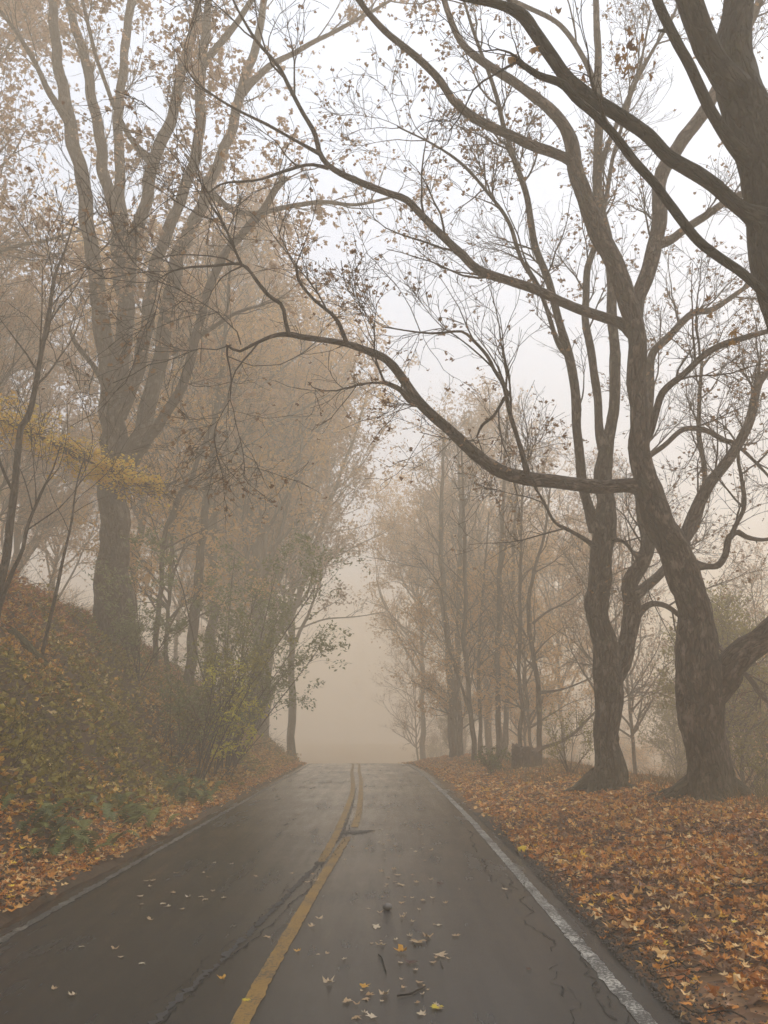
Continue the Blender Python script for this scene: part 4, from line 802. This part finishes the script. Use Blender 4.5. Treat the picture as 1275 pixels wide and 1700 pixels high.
# trees with a place of their own
for kd, x, y, s, lb in [
 (0, -8.0, 35, 1.1, 'tall leafy tree whose hazy crown leans over the left side of the road'),
 (1, -6.6, 39, 1.15, 'hazy orange-tan tree left of the road behind the leaning trunk'),
 (3, -8.2, 29, 1.1, 'low tan-leaved tree spreading beyond the huge tree'),
 (0, -6.6, 41, 1.12, 'tall leafy tree closing over the left lane where the road fades'),
 (0, -8.0, 51, 1.12, 'ghostly tall crown filling the gap above the end of the road'),
 (1, 8.0, 60, 1.15, 'ghostly wide tree right of the end of the road'),
 (2, -14.2, 21, 1.15, 'tall grey-brown tree at the left edge behind the golden branch'),
 (0, -5.5, 46, 1.1, 'pale crown leaning out over the road just before it vanishes'),
 (1, 3.0, 62, 1.15, 'ghostly wide tree just right of where the road vanishes'),
 (0, -14, 66, 1.1, 'palest tall crown beyond the left lane before the bend'),
 (0, 6.4, 48, 1.0, 'tall faint tree at the right edge where the road drops'),
 (1, 10.5, 46, .8, 'tall hazy tree behind the golden tree on the right'),
 (3, 3.6, 38, .85, 'low golden tree on the right verge where the road fades'),
 (3, 6.2, 33, .9, 'small orange tree behind the thin trunks on the verge'),
 (4, 10.0, 23, .75, 'olive leafy tree seen between the forked and leaning maples'),
 (4, 12.5, 20, .75, 'olive leafy tree low behind the leaning maple at the right edge'),
 (5, 7.4, 26, .7, 'bare twiggy tree right of the wavy trunk'),
 (5, 9.5, 30, .75, 'bare grey tree whose slim trunk shows beside the leaning maple'),
]: plant(kd, x, y, s, rp.uniform(0, 6.28), lb, None)
for o in SC.objects:
    if 'group' in o and not o['group']: del o['group']
LOOK = ['tall tree with a full mauve-brown crown', 'tall tree with an orange-tan crown', 'tall thin-leaved brown tree', 'low spreading orange tree', 'low olive-leaved tree', 'slim bare twiggy tree']
def many(spots, where, group):
    ym = float(np.median([q[2] for q in spots]))
    for kd, x, y, s in spots:
        plant(kd, float(x), float(y), float(s), rp.uniform(0, 6.28), ('hazy ' if y < ym else 'faint far ') + LOOK[kd] + ' ' + where, group + (', nearer ones' if y < ym else ', fainter ones') + ', ' + LOOK[kd])
def field(n, xf, y0, y1, kinds, gap, s0=.85, s1=1.12):
    out = []
    for _ in range(4000):
        if len(out) == n: break
        y = rp.uniform(y0, y1); x = xf(y)
        if all((x - a) ** 2 + (y - b) ** 2 > gap ** 2 for _, a, b, _ in out): out.append((int(rp.choice(kinds)), x, y, rp.uniform(s0, s1)))
    return out
many(field(13, lambda y: xl_(y) - 5.5 - rp.uniform(0, 1) ** 1.1 * 26, 30, 80, [0, 1, 2, 2, 3], 4.2), 'in the wood above the embankment', 'trees of the wood above the left embankment')
many(field(6, lambda y: -rp.uniform(12, 22), 13, 24, [5, 5, 5], 2.8), 'at the far left behind the bank saplings', 'bare trees behind the bank saplings')
many(field(30, lambda y: xr_(y) + 4.5 + rp.uniform(0, 1) * 28, 28, 80, [5, 5, 3, 3, 4], 3.2, .55, .8), 'beyond the right verge', 'trees of the wood beyond the right verge')
many(field(13, lambda y: rp.uniform(9, 26), 18, 38, [5, 4, 4, 3], 2.4, .55, .8), 'down the slope behind the two maples', 'trees down the slope behind the maples')

# ------------------------------------------------------------------ single things on the road
pale = """664,1426 639,1429 705,1432 655,1448 634,1452 661,1457 685,1457 644,1460 642,1473 692,1470 716,1465 667,1504 703,1500 718,1496 740,1504 668,1528 684,1536 729,1541 680,1560 657,1567 635,1577 757,1559 719,1605 690,1618 669,1648 638,1660 612,1660 700,1694 605,1692 592,1676 574,1672 591,1698 618,1698 697,1639 838,1479
631,1299 661,1300 659,1316 687,1321 622,1334 646,1337 655,1343 645,1351 644,1358 652,1358 701,1364 672,1369 698,1372 697,1381 647,1379 634,1380 700,1389 642,1389 645,1398 629,1402 636,1406 618,1408 656,1408 703,1404 683,1413 690,1417 716,1415 638,1416"""
leftl = """534,1287 554,1301 543,1336 495,1354 484,1389 585,1411 572,1431 484,1455 519,1455 525,1467 510,1469 356,1436 385,1438 292,1453 337,1453 346,1460 242,1466 253,1465 248,1475 232,1492 287,1486 312,1494 334,1493 340,1497 354,1484 372,1496 270,1504 279,1510 302,1514 249,1532 235,1506 395,1372 135,1577 190,1582 200,1595 424,1459 384,1438 120,1660 88,1650 235,1605 518,1545 443,1562 478,1540 530,1531"""
road_meshes = {}
rr_ = np.random.default_rng(88)
def road_leaf(px, py, mat, size, label, group=None):
    p, _ = ground_at(px, py); q = int(rr_.integers(0, 6)); key = (q, mat)
    if key in road_meshes: o = bpy.data.objects.new('fallen_leaf', road_meshes[key]); COL.objects.link(o)
    else: o = mk('fallen_leaf', STARS[q][0] * [1, 1, .8] + [0, 0, .06], STARS[q][1], mat, None, False); road_meshes[key] = o.data
    o.matrix_basis = Matrix.Translation(Vector((p[0], p[1], float(zroad(p[0], p[1])) + .006))) @ Matrix((rot_mats(rr_, 1, .10)[0] * size).tolist()).to_4x4()
    tag(o, label, 'leaf', group)
for k, s in enumerate(pale.split()):
    px, py = map(int, s.split(',')); road_leaf(px, py, 'litter_pale', rr_.uniform(.05, .09), *(('tiny pale fallen leaf far up the right lane', 'pale leaves far up the right lane') if py < 1375 else ('small pale leaf in the leaf trail half way along the right lane', 'pale leaves half way along the right lane') if py < 1520 else ('pale fallen leaf on the near stretch of the right lane', 'pale leaves on the near right lane')))
for k in range(46):
    py = float(rr_.uniform(1290, 1690)); px = 655 + rr_.normal(0, 1) * (8 + (py - 1280) * .16) + (py - 1280) * .08
    road_leaf(px, py, 'litter_pale', rr_.uniform(.03, .06), 'tiny pale leaf scrap strewn along the trail on the right lane', 'leaf scraps strewn along the right lane')
for k, s in enumerate(leftl.split()):
    px, py = map(int, s.split(',')); road_leaf(px, py, 'litter_pale', rr_.uniform(.05, .085), *(('tiny pale fallen leaf far up the left lane', 'pale leaves far up the left lane') if py < 1425 else ('small pale leaf on the left lane near the yellow line', 'pale leaves on the left lane near the yellow line') if px > 400 else ('small pale leaf on the left lane nearer the bank', 'pale leaves on the left lane nearer the bank')))
for px, py, m, s, lb in [
 (666, 1587, 'litter_orange', .15, 'orange-yellow maple leaf in the middle of the near right lane'), (725, 1681, 'litter_yellow', .11, 'bright yellow leaf near the bottom of the right lane'),
 (683, 1606, 'litter_dark', .13, 'dark purplish leaf just below the orange maple leaf'), (604, 1646, 'litter_orange', .10, 'small orange leaf left of the lower twig'),
 (693, 1570, 'litter_pale', .18, 'largest pale leaf of the cluster above the orange leaf'), (711, 1563, 'litter_pale', .13, 'curled pale leaf at the right end of the leaf cluster'),
 (624, 1544, 'litter_pale', .14, 'broad tan leaf alone left of the leaf cluster'), (665, 1473, 'litter_pale', .15, 'wide tan leaf lying flat in mid right lane'),
 (731, 1592, 'litter_pale', .13, 'reddish tan leaf right of the orange maple leaf'), (545, 1641, 'litter_pale', .12, 'single cream leaf between yellow line and leaf trail'),
 (729, 1472, 'litter_dark', .11, 'dark curled leaf at the right of the leaf trail'), (878, 1615, 'litter_dark', .06, 'tiny dark scrap alone in the wet right lane'),
 (831, 1456, 'litter_dark', .06, 'small dark scrap near the right cracks'), (717, 1393, 'litter_dark', .08, 'small dark leaf far up the right lane'),
 (493, 1587, 'litter_orange', .08, 'small orange leaf lying on the yellow line'), (368, 1634, 'litter_orange', .09, 'orange-brown leaf on the crumbled seam'), (408, 1668, 'litter_yellow', .08, 'small yellow leaf at the lower end of the yellow line'),
]: road_leaf(px, py, m, s * .85, lb)
def road_twig(pts, r, label):
    P = []
    for px, py in pts:
        p, _ = ground_at(px, py); P.append([p[0], p[1], float(zroad(p[0], p[1])) + r + .003, r])
    P = spline(P, .02); V, f, tip, bk = trunk_mesh(P, 6, rr_, .08, wob=.002); tag(mk('fallen_twig', V, [f, tip], 'twig', None, True, bk), label, 'twig')
road_twig([(628, 1592), (634, 1598), (637, 1609), (641, 1620)], .006, 'short bent twig lying left of the dark purplish leaf')
road_twig([(659, 1663), (681, 1658), (695, 1651), (706, 1646)], .007, 'longest slanting twig near the bottom of the right lane')
road_twig([(731, 1600), (733, 1608), (736, 1613)], .004, 'tiny twig below the reddish tan leaf')
p, _ = ground_at(643, 1514); rs = np.random.default_rng(4)
u, v = np.meshgrid(np.linspace(0, np.pi, 8), np.linspace(0, 2 * np.pi, 12, endpoint=False), indexing='ij'); rad = 1 + .15 * np.sin(3 * v + 2 * u) * np.sin(u)
V = np.stack([.045 * rad * np.sin(u) * np.cos(v), .04 * rad * np.sin(u) * np.sin(v), .032 * rad * np.cos(u)], -1).reshape(-1, 3) + [p[0], p[1], float(zroad(p[0], p[1])) + .028]
tag(mk('pebble', V, grid_faces(8, 12, True), 'pebble'), 'round grey pebble on the right lane above the leaf cluster', 'pebble')
# withered leaves still hanging on the near maple
def hang(parent_name_label, spots, size, mat, name='leaf'):
    par = [o for o in SC.objects if o.get('label') == parent_name_label][0]; rg = np.random.default_rng(66); b = np.array(par.location)
    me = {}
    for k, (px, py, d) in enumerate(spots):
        q = k % 6
        if q not in me: o = mk(name, STARS[q][0], STARS[q][1], mat, None, False); me[q] = o.data
        else: o = bpy.data.objects.new(name, me[q]); COL.objects.link(o)
        o.parent = par; o.matrix_parent_inverse = Matrix(); o.matrix_basis = Matrix.Translation(Vector(at(px, py, d) - b)) @ Matrix((rot_mats(rg, 1, np.array([rg.uniform(.9, 2.0)]))[0] * size * rg.uniform(.7, 1.25)).tolist()).to_4x4()
M['hang'] = leaf_mat('withered_leaf', [(.16, .07, .025), (.30, .15, .04), (.36, .20, .05), (.12, .055, .03)], None, .4)
rh = np.random.default_rng(67)
spots = [(850, 98, 7), (846, 103, 7), (855, 106, 7)] + [(px + rh.normal(0, 8), py + rh.normal(0, 10), 7.6 + rh.normal(0, .15)) for px, py in ((1040, 80), (1052, 75), (1045, 105), (1035, 118), (1025, 125), (1055, 130), (1060, 62), (1048, 92), (1030, 100), (966, 118), (880, 75), (915, 28), (1083, 133), (1180, 505), (1215, 560)) for _ in range(2)]
hang('dark near maple leaning in at the top right corner', spots, .11, 'hang')
P = []
rh2 = np.random.default_rng(68)

# ------------------------------------------------------------------ haze
bpy.context.view_layer.update()
top_z = max((o.matrix_world @ Vector(c)).z for o in SC.objects if o.type == 'MESH' for c in o.bound_box)
hb_ = np.array([[x, y, z] for z in (-8.8, top_z + .4) for y in (-70, 262) for x in (-245, 245)], float)
hf = np.array([[0, 2, 3, 1], [4, 5, 7, 6], [0, 1, 5, 4], [2, 6, 7, 3], [0, 4, 6, 2], [1, 3, 7, 5]])
hm = bpy.data.materials.new('haze_air'); hm.use_nodes = True; hn = hm.node_tree.nodes; hn.remove(hn['Principled BSDF'])
pv = hn.new('ShaderNodeVolumePrincipled'); pv.inputs['Color'].default_value = HAZE_COLOR; pv.inputs['Density'].default_value = HAZE_DENSITY; pv.inputs['Anisotropy'].default_value = .15
hm.node_tree.links.new(pv.outputs[0], hn['Material Output'].inputs['Volume']); M['haze'] = hm
tag(mk('haze', hb_, hf, 'haze', None, False), 'warm morning fog filling the wood and the road', 'fog', kind='stuff')
